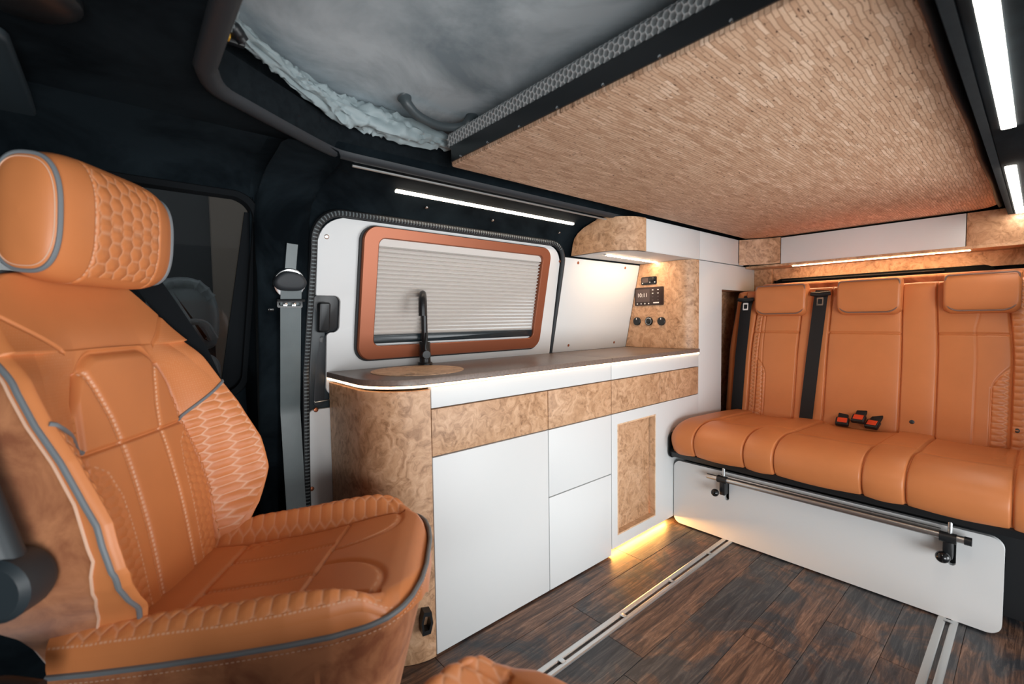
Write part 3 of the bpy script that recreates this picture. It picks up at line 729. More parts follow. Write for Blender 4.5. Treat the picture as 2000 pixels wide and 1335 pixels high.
# glowing edge strips under the worktops
lc = MB(); pth = [(x, y, .812) for x, y in [(XE - .002, 1.53)] + [(XE + RC + (RC + .001) * math.cos(math.radians(180 + 90 * k / 14)), KY + RC + (RC + .001) * math.sin(math.radians(180 + 90 * k / 14))) for k in range(15)] + [(1.513, KY - .001)]]
lc.tube(resample(pth, .03), .0034, 8); lc = lc.build('edge_light', 'led_counter'); tag(lc, 'warm LED line under the rounded worktop edge', 'lamp')
l2 = MB().tube([(1.518, KY - .001, .812), (KXE, KY - .001, .812)], .0034, 8).build('edge_light', 'led_counter'); tag(l2, 'warm LED line under the short worktop section', 'lamp')
# sink lid
lc0, lc1 = at(721, 731, 'Z', .836), at(901, 722, 'Z', .836); ctr = ((lc0[0] + lc1[0]) / 2, 1.315); ra = (lc1[0] - lc0[0]) / 2
ra = .150; ctr = (.735, 1.335)
sk = thing('sink_lid', 'round light wood sink lid set into the worktop', 'lid', (ctr[0], ctr[1], .834))
hole = (ctr[0] - .075, ctr[1] - .085); hr = .017
m = MB(); nseg = 64
outer = [(ctr[0] + ra * math.cos(2 * math.pi * k / nseg), ctr[1] + ra * 1.0 * math.sin(2 * math.pi * k / nseg)) for k in range(nseg)]
inner = [(hole[0] + hr * math.cos(2 * math.pi * k / nseg), hole[1] + hr * math.sin(2 * math.pi * k / nseg)) for k in range(nseg)]
m.ring([[(x, y, .8352) for x, y in outer], [(x, y, .8375) for x, y in outer], [(x, y, .8375) for x, y in inner], [(x, y, .8352) for x, y in inner]]).build('board', 'burl_light', sk, angle=30)
# tap
tp = at(837, 713, 'Z', .836); tx, ty = tp[0], 1.478
tap = thing('kitchen_tap', 'matt black kitchen tap with side lever behind the sink', 'tap', (tx, ty, .835))
MB().lathe([(.0265, .0), (.0265, .009), (.025, .011)], (tx, ty, .835), (0, 0, 1), 28).build('base_ring', 'black_metal', tap)
MB().lathe([(.0200, .0), (.0200, .073), (.0180, .076)], (tx, ty, .845), (0, 0, 1), 28).build('body', 'black_metal', tap)
dv = Vector((-.50, -.866, 0)).normalized(); dv = Vector((-.55, -.835, 0)).normalized()
pth = [Vector((tx, ty, .915)), Vector((tx, ty, .98)), Vector((tx, ty, 1.048))]
for k in range(1, 13):
    a = math.pi * k / 12; pth.append(Vector((tx, ty, 1.048)) + dv * (.042 - .042 * math.cos(a)) + Vector((0, 0, .048 * math.sin(a))))
end = pth[-1]; pth += [end - Vector((0, 0, .015)), end - Vector((0, 0, .032))]
rad = [.0115] * (len(pth) - 8) + [.0118, .0122, .0126, .0130, .0133, .0135, .0136, .0136]
MB().tube(pth, rad, 18).build('spout', 'black_metal', tap)
lv = Vector((tx, ty, .876)); ax = Vector((-.35, -.93, 0)).normalized()
MB().lathe([(.0160, .012), (.0160, .036), (.0140, .038)], lv, ax, 24).build('lever_hub', 'black_metal', tap)
hb = lv + ax * .026; MB().tube([hb, hb + Vector((-.003, 0, .028)), hb + Vector((.004, .004, .060)), hb + Vector((.006, .006, .078))], [.0075, .0062, .0058, .0050], 12).build('lever', 'black_metal', tap)
# bracket handle on the burl end (table holder)
c_ = math.radians(257); bx_, by_ = XE + RC + RC * math.cos(c_), KY + RC + RC * math.sin(c_); bn = Vector((math.cos(c_), math.sin(c_), 0)); bt = Vector((-bn.y, bn.x, 0))
zc = at(829, 1211, 'Y', by_ - .01)[2]
hk = thing('wall_bracket', 'black angular loop bracket low on the rounded burl end', 'bracket', (bx_, by_, zc - .035))
m = MB(); o6 = [(-.016, -.030), (.016, -.030), (.024, .0), (.016, .030), (-.016, .030), (-.024, .0)]; o6 = [(-.014, -.034), (.010, -.034), (.018, -.004), (.014, .030), (-.008, .034), (-.016, .004)]
def hm(u_, v_, d_): q = Vector((bx_, by_, zc)) + bt * u_ + bn * d_; return (q.x, q.y, q.z + v_)
m.ring([[hm(u_, v_, -.004) for u_, v_ in o6], [hm(u_, v_, .028) for u_, v_ in o6], [hm(u_ * .62, v_ * .62, .028) for u_, v_ in o6], [hm(u_ * .62, v_ * .62, -.004) for u_, v_ in o6]]); m.build('loop', 'black_metal', hk, angle=30)

# ---- controls on the burl side
def XP(px, py, x): p = at(px, py, 'X', x); return (p[1], p[2])
def ctl(name, label, cat, px0, py0, px1, py1, mat, th=.006, r=.006):
    (ya, za), (yb, zb) = XP(px0, py0, XC), XP(px1, py1, XC); o = thing(name, label, cat, (XC, (ya + yb) / 2, min(za, zb)))
    y0, y1, z0, z1 = min(ya, yb), max(ya, yb), min(za, zb), max(za, zb)
    MB().prism(rrect(y0, y1, z0, z1, r, 4), xmap(XC), -.002, th, .0015).build('housing', mat, o); return o, y0, y1, z0, z1
o, y0, y1, z0, z1 = ctl('heater_control', 'small black heater controller with round dial on the burl side', 'controller', 1253.5, 541.5, 1283, 554.5, 'black_gloss')
MB().prism(rrect(y0 + (y1 - y0) * .53, y1 - .006, z0 + .012, z1 - .006, .002, 2), xmap(XC), .005, .0065).build('screen', 'screen_panel', o)
MB().lathe([(.0135, .0), (.0135, .012), (.011, .014)], (XC - .005, y0 + (y1 - y0) * .24, (z0 + z1) / 2 + .004), (-1, 0, 0), 24).build('dial', 'black_metal', o)
for dy, dz in ((.42, .012), (.10, .012), (.90, .009)): MB().lathe([(.0032, 0), (.0032, .001)], (XC - .0058, y0 + (y1 - y0) * dy, z0 + dz), (-1, 0, 0), 12).build('button', 'print_white', o)
def text_mesh(s, size):
    c = bpy.data.curves.new('txt', 'FONT'); c.body = s; c.size = size; c.align_x = 'CENTER'; c.align_y = 'CENTER'; c.extrude = .0002
    o = bpy.data.objects.new('txt', c); COL.objects.link(o); dg = bpy.context.evaluated_depsgraph_get(); dg.update()
    me = o.evaluated_get(dg).to_mesh(); V = [v.co[:] for v in me.vertices]; F = [tuple(p.vertices) for p in me.polygons]; o.evaluated_get(dg).to_mesh_clear(); bpy.data.objects.remove(o); bpy.data.curves.remove(c); return V, F
o, y0, y1, z0, z1 = ctl('control_display', 'black touch display showing 10:11 on the burl side', 'display', 1241, 562.5, 1296.5, 595, 'screen_dark', .007, .005)
MB().prism(rrect(y0 + (y1 - y0) * .46, y1 - .010, z0 + .020, z1 - .010, .002, 2), xmap(XC), .006, .0074).build('screen', 'screen_panel', o)
V, F = text_mesh('10:11', .030); yc, zc_ = y0 + (y1 - y0) * .715, (z0 + z1) / 2 + .006
MB().add([(XC - .0078 - p[2], yc - p[0], zc_ + p[1]) for p in V], F).build('clock_digits', 'print_white', o, smooth=False)
for k in range(4): MB().lathe([(.0036, 0), (.0036, .0008)], (XC - .007, y1 - .018 - k * (y1 - y0) * .135, z0 + .010), (-1, 0, 0), 10).build('icon', 'print_white', o)
for i in range(2):
    for j in range(4): MB().box(XC - .0078, XC - .007, y0 + .030 + i * .032 - .0045, y0 + .030 + i * .032 + .0045, z1 - .016 - j * .018 - .0022, z1 - .016 - j * .018 + .0022).build('icon', 'screen_panel' if j > 1 else 'print_white', o)
MB().box(XC - .0078, XC - .007, y0 + .024, y0 + .058, z0 + .010, z0 + .017).build('brand_mark', 'print_white', o)
for px, kind in ((1245, 0), (1268, 1), (1292.5, 0)):
    yy, zz_ = XP(px, 627, XC)
    if kind == 0:
        o = thing('socket_cover', 'round black cover with white mark, ' + ('wall side' if px < 1260 else 'room side') + ' of the charging socket', 'socket cover', (XC, yy, zz_ - .022), group='round covers beside the charging socket')
        MB().lathe([(.0225, -.002), (.0225, .007), (.020, .010)], (XC, yy, zz_), (-1, 0, 0), 32).build('disc', 'black_plastic', o)
        box('mark', 'print_white', o, XC - .0108, XC - .0098, yy - .002, yy + .002, zz_ + .008, zz_ + .018)
    else:
        o = thing('charging_socket', 'round black charging socket between two knobs', 'socket', (XC, yy, zz_ - .022))
        MB().lathe([(.0235, -.002), (.0235, .006), (.019, .009), (.0185, .006)], (XC, yy, zz_), (-1, 0, 0), 32).build('bezel', 'black_gloss', o)
        MB().lathe([(.0185, .0), (.0185, .0092), (.016, .0095), (.0155, .004)], (XC, yy, zz_), (-1, 0, 0), 32).build('rim', 'brushed_aluminium', o)
        MB().lathe([(.0155, .0), (.0155, .006), (.010, .008)], (XC, yy, zz_), (-1, 0, 0), 24).build('cap', 'black_gloss', o)

# ---- overhead cabinet above the worktop
ov = thing('overhead_cabinet', 'overhead cabinet with curved burl end and white doors above the worktop', 'cabinet', (2.15, 1.3, 1.29))
XO, RO = 1.612, .150; OZ0, OZ1 = 1.291, 1.436
def ov_loop(off, z):
    out = [(XO + off, min(yw(z) - .012, 1.46))]
    for k in range(13):
        a = math.radians(180 + 90 * k / 12); out.append((XO + RO + (RO - off) * math.cos(a), KY + RO + (RO - off) * math.sin(a)))
    return out + [(1.769, KY + off)]
A = []
for off, z in ((.015, OZ0), (0, OZ0), (0, 1.32), (0, 1.345), (0, 1.37), (0, 1.39), (0, 1.41), (0, 1.425), (0, 1.432), (0, OZ1), (.015, OZ1)):
    lp_ = ov_loop(off, z); lp_[0] = (lp_[0][0], float(np.interp(z, [1.29, 1.345, 1.38, 1.408, 1.428, 1.436], [yw(1.29) - .012, yw(1.345) - .012, 1.418, 1.372, 1.31, 1.28])))
    A.append([(x, y, z) for x, y in lp_])
MB().grid(np.array(A), closed_u=True).build('curved_end', 'burl_wood', ov, angle=35)
face('door', 'white_laminate', ov, 1.769, 2.253, OZ0 + .001, OZ1); face('door', 'white_laminate', ov, 2.253, 2.709, OZ0 + .001, OZ1)
lp_ = ov_loop(.002, OZ0); poly = lp_ + [(2.78, KY + .002), (2.78, 1.44)]
MB().prism(poly, zmap(), OZ0 + .012, OZ0, .0).build('bottom_board', 'white_panel', ov)
box('carcass', 'seam_dark', ov, 1.78, 2.77, KY + .019, 1.40, OZ0 + .013, 1.42)
cl0, cl1 = at(1184, 497, 'Z', OZ0), at(1277, 511, 'Z', OZ0)
ol = thing('overhead_lamp', 'short warm LED lamp under the overhead cabinet lighting the control side', 'lamp', (1.9, 1.34, OZ0))
MB().tube([(cl0[0], cl0[1], OZ0 - .001), (2.165, cl1[1], OZ0 - .001)], .0070, 10, up=(0, 1, 0), ry=.004).build('diffuser', 'led_overhead', ol)
MB().tube([(cl0[0] - .01, cl0[1], OZ0 + .001), (2.17, cl1[1], OZ0 + .001)], .0095, 10, up=(0, 1, 0), ry=.004).build('channel', 'brushed_aluminium', ol)

# ---- rear overhead cabinet
rc = thing('rear_cabinet', 'rear overhead cabinet with long white flap between burl wood ends', 'cabinet', (2.9, .5, 1.28))
RZ0, RZ1 = 1.287, 1.430
def rmap(y, z, d): return (XR + .018 - d, y, z)
MB().prism([(.2225, RZ0), (.9525, RZ0), (.9525, RZ1), (.2225, RZ1)], rmap, 0, .018, .001).build('flap', 'white_laminate', rc)
MB().prism([(-.30, RZ0), (.2195, RZ0), (.2195, RZ1), (-.30, RZ1)], rmap, 0, .018, .001).build('end_panel', 'burl_wood', rc)
# diagonal corner filler
A = []
for k in range(9):
    t_ = k / 8; y_ = .9555 + (KY - .002 - .9555) * t_; x_ = XR + (2.712 - XR) * (t_ ** 1.6); A.append([(x_, y_, OZ0), (x_, y_, OZ1 - .002)])
m = MB(); m.grid(np.array(A)); B_ = [[(x + .015, y, z) for x, y, z in rw] for rw in A]; m.grid(np.array(B_)); m.build('corner_panel', 'burl_wood', rc, angle=60)
box('bottom_board', 'burl_wood', rc, XR - .002, 2.985, -.30, 1.14, RZ0 - .012, RZ0)
box('carcass', 'seam_dark', rc, XR + .02, 2.98, -.29, 1.13, RZ0 + .002, 1.42)
box('back_board', 'burl_wood', rc, 2.955, 2.985, -.29, 1.044, 1.205, RZ0 - .013)
box('side_post', 'burl_wood', rc, 2.93, 2.985, 1.045, KY - .001, 1.10, RZ0 - .013)
rl = thing('rear_lamp', 'long warm LED strip lamp under the rear overhead cabinet', 'lamp', (2.83, .55, RZ0 - .014))
q0, q1 = at(1540, 517, 'Z', RZ0 - .014), at(1903, 489, 'Z', RZ0 - .014)
MB().tube([(2.83, q0[1], RZ0 - .014), (2.83, .208, RZ0 - .014)], .009, 10, up=(1, 0, 0), ry=.0035).build('diffuser', 'led_rear', rl)
MB().tube([(2.83, q0[1] + .006, RZ0 - .0125), (2.83, .202, RZ0 - .0125)], .012, 10, up=(1, 0, 0), ry=.003).build('channel', 'brushed_aluminium', rl)
# rear window strip
w3 = thing('window_3', 'black rear window edge behind the bench', 'window', (2.95, .55, 1.0)); struct(w3)
MB().prism(quad_round([(.13, 1.0), (1.03, 1.0), (1.03, 1.213), (.13, 1.213)], [.01, .01, .03, .04]), xmap(2.954), 0, .012, .004).build('pane', 'matte_black', w3)
MB().tube([(2.938, y_, 1.200) for y_ in (.30, .5, .99)], .004, 8).build('seal', 'rubber_dark', w3)
m = MB(); A = [[(x_, y_, z_) for y_ in np.linspace(-.25, 1.04, 30)] for x_, z_ in ((2.79, .9), (2.79, 1.163), (2.80, 1.174), (2.82, 1.179), (2.90, 1.176), (2.90, .9))]
sh = m.grid(np.array(A)).build('rear_shelf', 'tan_suede', angle=50); tag(sh, 'tan suede parcel shelf standing behind the bench headrests', 'shelf')
# ---- ceiling lamps on the near side
for k, (xa_, xb_) in enumerate(((.50, 1.485), (1.875, 2.785))):
    o = thing('ceiling_lamp', ['wide white LED strip lamp in the near ceiling beside the bed front', 'white LED strip lamp in the near ceiling above the bench'][k], 'lamp', ((xa_ + xb_) / 2, .058, 1.395))
    yc = .057 if k == 0 else .066
    MB().prism(rrect(xa_, xb_, yc - .011, yc + .011, .004, 3), zmap(), 1.404, 1.3995).build('diffuser', 'led_near', o)

# ================================================================== FLOOR RAILS
def rail(y0, y1, label):
    o = thing('floor_rail', label, 'rail', (1.0, (y0 + y1) / 2, 0), group='aluminium rails in the floor')
    k = (y1 - y0) / .045; xs_ = (-.2, 2.30); m = MB()
    for prof in ([(0, .0006), (0, .0045), (.004, .0060), (.014, .0060), (.0165, .0045), (.0165, .0006)], [(.0265, .0006), (.0265, .0045), (.029, .0060), (.041, .0060), (.045, .0045), (.045, .0006)]):
        n = len(prof); V = [(x, y0 + a * k, z) for x in xs_ for a, z in prof]
        m.add(V, [(i, i + 1, n + i + 1, n + i) for i in range(n - 1)] + [(n - 1, 0, n, 2 * n - 1), tuple(range(n)), tuple(range(2 * n - 1, n - 1, -1))])
    m.build('profile', 'alu_light', o, angle=20)
    for x in (np.arange(.62, 2.0, .30) if y0 > .5 else (1.975,)):
        MB().box(x, x + .016, y0 + .011 * k, y0 + .031 * k, .0062, .0078, .0006).build('notch_clip', 'brushed_aluminium', o)
    return o
rail(.858, .903, 'long aluminium rail in the floor beside the kitchen cabinets')
rail(.144, .192, 'aluminium floor rail running under the open end of the bench panel')

# ================================================================== REAR BENCH
bench = thing('rear_bench', 'tan leather three seat rear bench with quilted side strips', 'bench', (2.3, .53, 0))
BY0, BY1 = -.10, 1.165
BP0 = np.array([2.62, 0, .475]); BA = math.atan2(.08, .655)
BU = np.array([math.sin(BA), 0, math.cos(BA)]); BN = np.array([-math.cos(BA), 0, math.sin(BA)])
def bpt(y, v, n): return BP0 + np.array([0, y, 0]) + BU * v + BN * n
ny, nvv = 800, 230
ys = np.linspace(BY0, BY1, ny); vs = np.linspace(-.05, .665, nvv); Yg, Vg = np.meshgrid(ys, vs, indexing='ij')
cent = .53
Ym = np.where(Yg > cent, Yg, Yg)
taper = 1 - .045 * sstep(Vg, .30, .66) * 1.0
N_ = np.full_like(Yg, .030)
# seat fields are gently puffed between the seams
seams = [1.105, 1.035, .81, .68, .402, .283, .067, -.01]
def groove(d, w=.005, depth=.006): return -depth * np.exp(-(d / w) ** 2)
for a_, b_ in zip(seams[:-1], seams[1:]):
    c_, h_ = (a_ + b_) / 2, (a_ - b_) / 2; t_ = np.clip(1 - ((Yg - c_) / h_) ** 2, 0, 1); N_ += np.where(np.abs(Yg - c_) <= h_, (.011 if h_ > .09 else .007) * t_ ** .5, 0)
for s_ in seams: N_ += groove(Yg - (s_ + .012 * (1 - Vg / .65) * np.sign(s_ - cent) * .4), .0032, .0085)
fields = [(.81, 1.035), (.402, .68), (.067, .283)]
for a_, b_ in fields: N_ += np.where((Yg > a_) & (Yg < b_), groove(Vg - .436, .004, .009), 0)
# vertical stitched seams of the outer seats
for yc_, sgn_ in ((.985, 1), (.160, -1)):
    if sgn_ > 0: line = yc_ - .02 + .02 * np.clip((Vg - .0) / .6, 0, 1) - .035 * sstep(Vg, .45, .52) * 0
    else: line = .165 - .015 * sstep(Vg, .44, .53)
    N_ += groove(Yg - line, .0035, .003)
thread = np.zeros_like(N_)
# quilted strips
def quilt(dist, u, v, su, sv, d, thr=.35):
    global N_, thread
    e = hexedge(u / su, v / sv); k = sstep(dist, 0, .004); N_ += k * d * (np.sqrt(np.clip(e * 2, 0, 1)) - .35) + groove(dist, .0035, .004); thread = np.maximum(thread, k * thr * np.exp(-(e / .05) ** 2))
def dmin(*a): 
    r = a[0]
    for q in a[1:]: r = np.minimum(r, q)
    return r
quilt(dmin(.063 - Yg, Yg + .06), Vg, Yg, .026, .058, .007)
quilt(dmin(Yg - 1.000, 1.035 - Yg, .55 - Vg), Vg, Yg, .020, .05, .005)
arc1 = dmin(.118 - Yg, Yg - .069, (.215 + .09 * np.clip((.118 - Yg) / .05, 0, 1) ** .6 - Vg) * .5)
quilt(arc1, Vg, Yg, .024, .06, .007)
arc2 = dmin(Yg - .955, 1.0 - Yg, (.21 + .08 * np.clip((Yg - .955) / .045, 0, 1) ** .6 - Vg) * .5)
quilt(arc2, Vg, Yg, .022, .05, .005)
N_ += .004 * sstep(.05 - Vg, 0, .05)
# rounded rim
def rim(dist, r): q = np.clip(1 - dist / r, 0, 1); return -r * (1 - np.sqrt(1 - q ** 2 + 1e-9))
N_ += rim(Yg - BY0, .04) + rim(BY1 - Yg, .04) + rim(.665 - Vg, .030)
Yt = cent + (Yg - cent) * taper
P = BP0 + np.stack([np.zeros_like(Yt), Yt, np.zeros_like(Yt)], -1) + BU * Vg[..., None] + BN * N_[..., None]
m = MB(); m.grid(P); m.attr = thread.reshape(-1)
m.build('backrest', 'tan_leather', bench, angle=180)
m = MB(); bk_ = []
for y_, v_ in [(BY0, -.05), (BY0, .3), (BY0, .64)] + [(y, .66) for y in np.linspace(BY0 + .01, BY1 - .01, 20)] + [(BY1, .64), (BY1, .3), (BY1, -.05)]:
    yy = cent + (y_ - cent) * (1 - .045 * float(sstep(np.array(v_), .30, .66))); bk_.append((yy, v_))
A = np.array([[bpt(y_, v_, n_) for y_, v_ in bk_] for n_ in (-.008, -.05, -.085)]); m.grid(A); b_ = len(m.v)
m.add([bpt(y_, v_, -.085) for y_, v_ in bk_], [tuple(range(len(bk_)))]); m.build('backrest_shell', 'tan_leather', bench, angle=50)
# welt along the top edge, light brown
tp_ = [bpt(cent + (y_ - cent) * .955, .662, .002) for y_ in np.linspace(BY0 + .03, BY1 - .03, 40)]
MB().tube(tp_, .0045, 8).build('welt', 'tan_leather', bench)
# piping up the kitchen side edge
MB().tube([bpt(cent + (BY1 + .002 - cent) * (1 - .045 * float(sstep(np.array(v_), .3, .66))), v_, -.008) for v_ in np.linspace(0, .63, 20)], .0035, 8).build('piping', 'grey_piping', bench)
# seat cushion: profile swept along Y
prof = catmull([(2.66, .470), (2.58, .478), (2.45, .488), (2.30, .497), (2.15, .503), (2.06, .503), (1.99, .492), (1.945, .466), (1.930, .430), (1.940, .388), (1.962, .362), (2.00, .349), (2.06, .345)], 10)
pr2 = resample(prof, .0075); tt = np.gradient(pr2, axis=0); tt /= np.linalg.norm(tt, axis=1)[:, None]; nn = np.stack([tt[:, 1], -tt[:, 0]], 1)
if nn[10, 1] < 0: nn = -nn
CY0, CY1 = -.12, 1.130
yc = np.linspace(CY0, CY1, 700); I, Yc = np.meshgrid(np.arange(len(pr2)), yc, indexing='ij')
xs_ = pr2[:, 0][I]; ar = np.r_[0, np.cumsum(np.linalg.norm(np.diff(pr2, axis=0), axis=1))][I]
D = np.zeros_like(Yc); cs = [1.005, .79, .675, .392, .275, .037]
cs2 = [1.005, .80, .685, .402, .283, .045]
top = sstep(xs_, 2.06, 2.20)                                   # 1 on the flat top, 0 on the front roll
for k, s_ in enumerate(cs):
    D += groove(Yc - s_, .0034, .008)
for a_, b_ in zip([CY1] + cs, cs + [CY0]):
    c_, h_ = (a_ + b_) / 2, (a_ - b_) / 2; t_ = np.clip(1 - ((Yc - c_) / h_) ** 2, 0, 1); wide = h_ > .09
    D += np.where(np.abs(Yc - c_) <= h_, (.009 * t_ ** .5) * (1 - top) + (-.010 if wide else .006) * t_ ** .35 * top, 0)
D += np.where((Yc < .80) & (Yc > -.1) | True, groove(xs_ - 2.185, .006, .003) * ((Yc < 1.0)), 0)
thread = np.zeros_like(D)
msk = (Yc > .955) & (Yc < 1.0) & (xs_ > 2.22) & (xs_ < 2.56); e = hexedge(xs_ / .022, Yc / .05); D += np.where(msk, .005 * (np.sqrt(np.clip(e * 2, 0, 1)) - .5), 0)
msk = (Yc < .10) & (Yc > .045) & (xs_ > 2.22); D += np.where(msk, .005 * (np.sqrt(np.clip(e * 2, 0, 1)) - .5), 0)
for y_ in (.155,): D += np.where(xs_ > 2.2, groove(Yc - y_, .004, .003), 0)
D += rim(CY1 - Yc, .05) + rim(Yc - CY0, .05)
P = np.stack([xs_ + nn[:, 0][I] * D, Yc, pr2[:, 1][I] + nn[:, 1][I] * D], -1)
m = MB(); m.grid(P); m.build('seat_cushion', 'tan_leather', bench, angle=180)
poly = [(x, z) for x, z in pr2[::2]] + [(2.66, .345)]
m = MB(); m.prism([(x, z) for x, z in poly], lambda x, z, d: (x + (.012 if x < 2.1 else 0), d, z - .010), CY0 + .02, CY1 - .018); m.build('cushion_core', 'tan_leather', bench, angle=60)
# seat pan below the cushion
m = MB(); m.prism([(1.952, .360), (1.965, .335), (2.03, .322), (2.62, .322), (2.62, .40), (2.0, .40)], lambda x, z, d: (x, d, z), CY0 + .01, CY1 + .004); m.build('seat_pan', 'black_plastic', bench, angle=40)
for yy in (.60, .72, .83): box('spring_clip', 'buckle_red', bench, 2.06, 2.10, yy, yy + .04, .305, .321, .003, label='orange clip under the seat pan')
MB().prism(quad_round([(1.945, .33), (2.05, .32), (2.05, .45), (1.945, .45)], .03), lambda x, z, d: (x, d, z), CY1 + .002, CY1 + .006).build('hinge_plate', 'black_gloss', bench)
box('frame', 'black_plastic', bench, 2.10, 2.62, -.02, 1.10, .03, .322)
# headrests
def headrest(y0, y1):
    yc_ = (y0 + y1) / 2; hw = (y1 - y0) / 2; sec = []
    o = None; m = MB(); rows = []
    na, nl = 56, 40
    for j in range(nl + 1):
        s_ = -1 + 2 * j / nl; edge = (1 - abs(s_) ** 8) ** (1 / 8) if abs(s_) < 1 else 0.0; k = .80 + .20 * edge; row = []
        for i in range(na):
            a = 2 * math.pi * i / na; ca, sa = math.cos(a), math.sin(a); p_ = 2 / 3.2
            dn = .042 * abs(ca) ** p_ * np.sign(ca) * k; dv_ = .080 * abs(sa) ** p_ * np.sign(sa)
            if dv_ < 0 and abs(s_) > .75: dv_ *= 1 - .25 * ((abs(s_) - .75) / .25) ** 2
            row.append(bpt(yc_ + s_ * hw, .600 + dv_, .050 + dn + (dv_ * .10)))
        rows.append(row)
    A = np.array(rows); n0 = len(m.v); m.grid(np.concatenate([A, A[:, :1]], 1))
    m.add([tuple(p) for p in A[0]], [tuple(range(na))]); m.add([tuple(p) for p in A[-1]], [tuple(range(na))[::-1]])
    h = m.build('headrest', 'tan_leather', bench, angle=60)
    # U shaped piping round the front face
    U = []
    lpz = rrect(yc_ - hw + .006, yc_ + hw - .006, .600 - .072, .600 + .074, [.045, .012, .012, .045], 8)
    for y_, v_ in lpz: U.append(bpt(y_, v_, .050 + .034 + (v_ - .6) * .10))
    k0 = 9
    MB().tube(U + U[:1], .0032, 6).build('piping', 'brown_piping', h)
    for q in (-.06, .06): MB().tube([bpt(yc_ + q, .50, -.02), bpt(yc_ + q, .60, .03)], .006, 8).build('post', 'chrome', h)
headrest(.772, 1.012); headrest(.404, .640); headrest(.050, .268)
# belts on the backrest
def bench_belt(pts, label):
    o = thing('bench_belt', label, 'seat belt', tuple(bpt(pts[-1][0], 0, .04)))
    strap([bpt(y_, v_, n_) for y_, v_, n_ in pts], .058, .0022, 'webbing', 'webbing_black', o, axis=(0, 1, 0))
    y_, v_ = pts[1][0], pts[1][1]
    q = Matrix(((BU[0], BN[0], 0), (BU[1], BN[1], 1), (BU[2], BN[2], 0)))
    # tongue guide: rounded bar across the webbing, metal tongue hanging below
    MB().tube([bpt(y_ - .042, v_ + .028, .056), bpt(y_, v_ + .022, .060), bpt(y_ + .042, v_ + .028, .056)], [.010, .013, .010], 10).build('belt_guide', 'black_plastic', o)
    MB().ring([[tuple(bpt(y_ + a_, v_ + b_ - .012, n_)) for a_, b_ in rrect(-w_, w_, -h_, h_, .003, 3)] for w_, h_, n_ in ((.014, .020, .054), (.014, .020, .058), (.009, .012, .058), (.009, .012, .054))]).build('tongue', 'chrome', o)
bench_belt([(1.062, .635, .030), (1.070, .585, .050), (1.082, .30, .052), (1.090, -.005, .045)], 'black seat belt on the bench edge nearest the kitchen')
bench_belt([(.705, .668, .000), (.712, .645, .046), (.716, .60, .052), (.735, .30, .050), (.752, -.005, .046)][1:], 'black seat belt between the first two bench headrests')
# buckles lying in the crease
def buckle(px, py, rz, label):
    p = at(px, py, 'X', 2.55); p[2] = max(p[2], .495)
    o = thing('belt_buckle', label, 'buckle', tuple(p), 0)
    R_ = Matrix.Translation(Vector(p)) @ Matrix.Rotation(rz, 4, 'Z') @ Matrix.Rotation(math.radians(-38), 4, 'Y')
    MB().box(-.022, .022, -.026, .026, -.010, .012, .006, 3, mat=R_).build('housing', 'black_plastic', o)
    MB().box(-.012, .016, -.019, .019, .008, .0135, .002, 2, mat=R_).build('release_button', 'buckle_red', o)
    MB().box(.015, .075, -.020, .020, -.008, .004, .003, 2, mat=R_).build('stalk', 'webbing_black', o)
buckle(1645, 824, .1, 'black buckle with orange button in the bench crease beside the belt')
buckle(1677, 818, -.1, 'black buckle with orange button, middle one of the bench crease')
buckle(1704, 829, -.25, 'black buckle with orange button lying lowest in the bench crease')
for q in ((1783, 823), (1991, 842)):
    p = bpt(*( [(.352, .049)] if q[0] < 1800 else [(.045, .065)])[0], .036)
    MB().lathe([(.009, -.002), (.009, .002), (.006, .004)], p, BN, 16).build('child_anchor_button', 'slate_plastic', bench)
# white front panel of the bench with table rail
from mathutils.geometry import tessellate_polygon
loops = [rrect(.050, 1.138, .006, .310, .035, 8)] + [rrect(yy - .010, yy + .010, .185, .285, .009) for yy in (.884, .165)]
tri = tessellate_polygon([[Vector((p[0], p[1], 0)) for p in lp_] for lp_ in loops]); flat = [p for lp_ in loops for p in lp_]; nf = len(flat)
m = MB(); F = [tuple(t_) for t_ in tri] + [tuple(nf + i for i in reversed(t_)) for t_ in tri]; b0 = 0
for lp_ in loops:
    n = len(lp_); F += [(b0 + i, b0 + (i + 1) % n, nf + b0 + (i + 1) % n, nf + b0 + i) for i in range(n)]; b0 += n
m.add([(2.000, y_, z_) for y_, z_ in flat] + [(2.018, y_, z_) for y_, z_ in flat], F).build('front_panel', 'grey_white_panel', bench, angle=30, label='white front panel with rounded corners')
tr_ = thing('table_rail', 'steel table rail with black clamps in front of the bench panel', 'rail', (1.96, .55, .2))
zr = .286; xr_ = 1.965
MB().tube([(xr_, .955, zr), (xr_, .128, zr + .004)], .0115, 16).build('rod', 'brushed_aluminium', tr_)
MB().tube([(xr_, .135, zr + .004), (xr_, .118, zr + .004)], .0130, 14).build('end_cap', 'black_plastic', tr_)
MB().tube([(xr_ + .012, .90, zr + .012), (xr_ + .012, .19, zr + .016)], .005, 8).build('back_rod', 'brushed_aluminium', tr_)
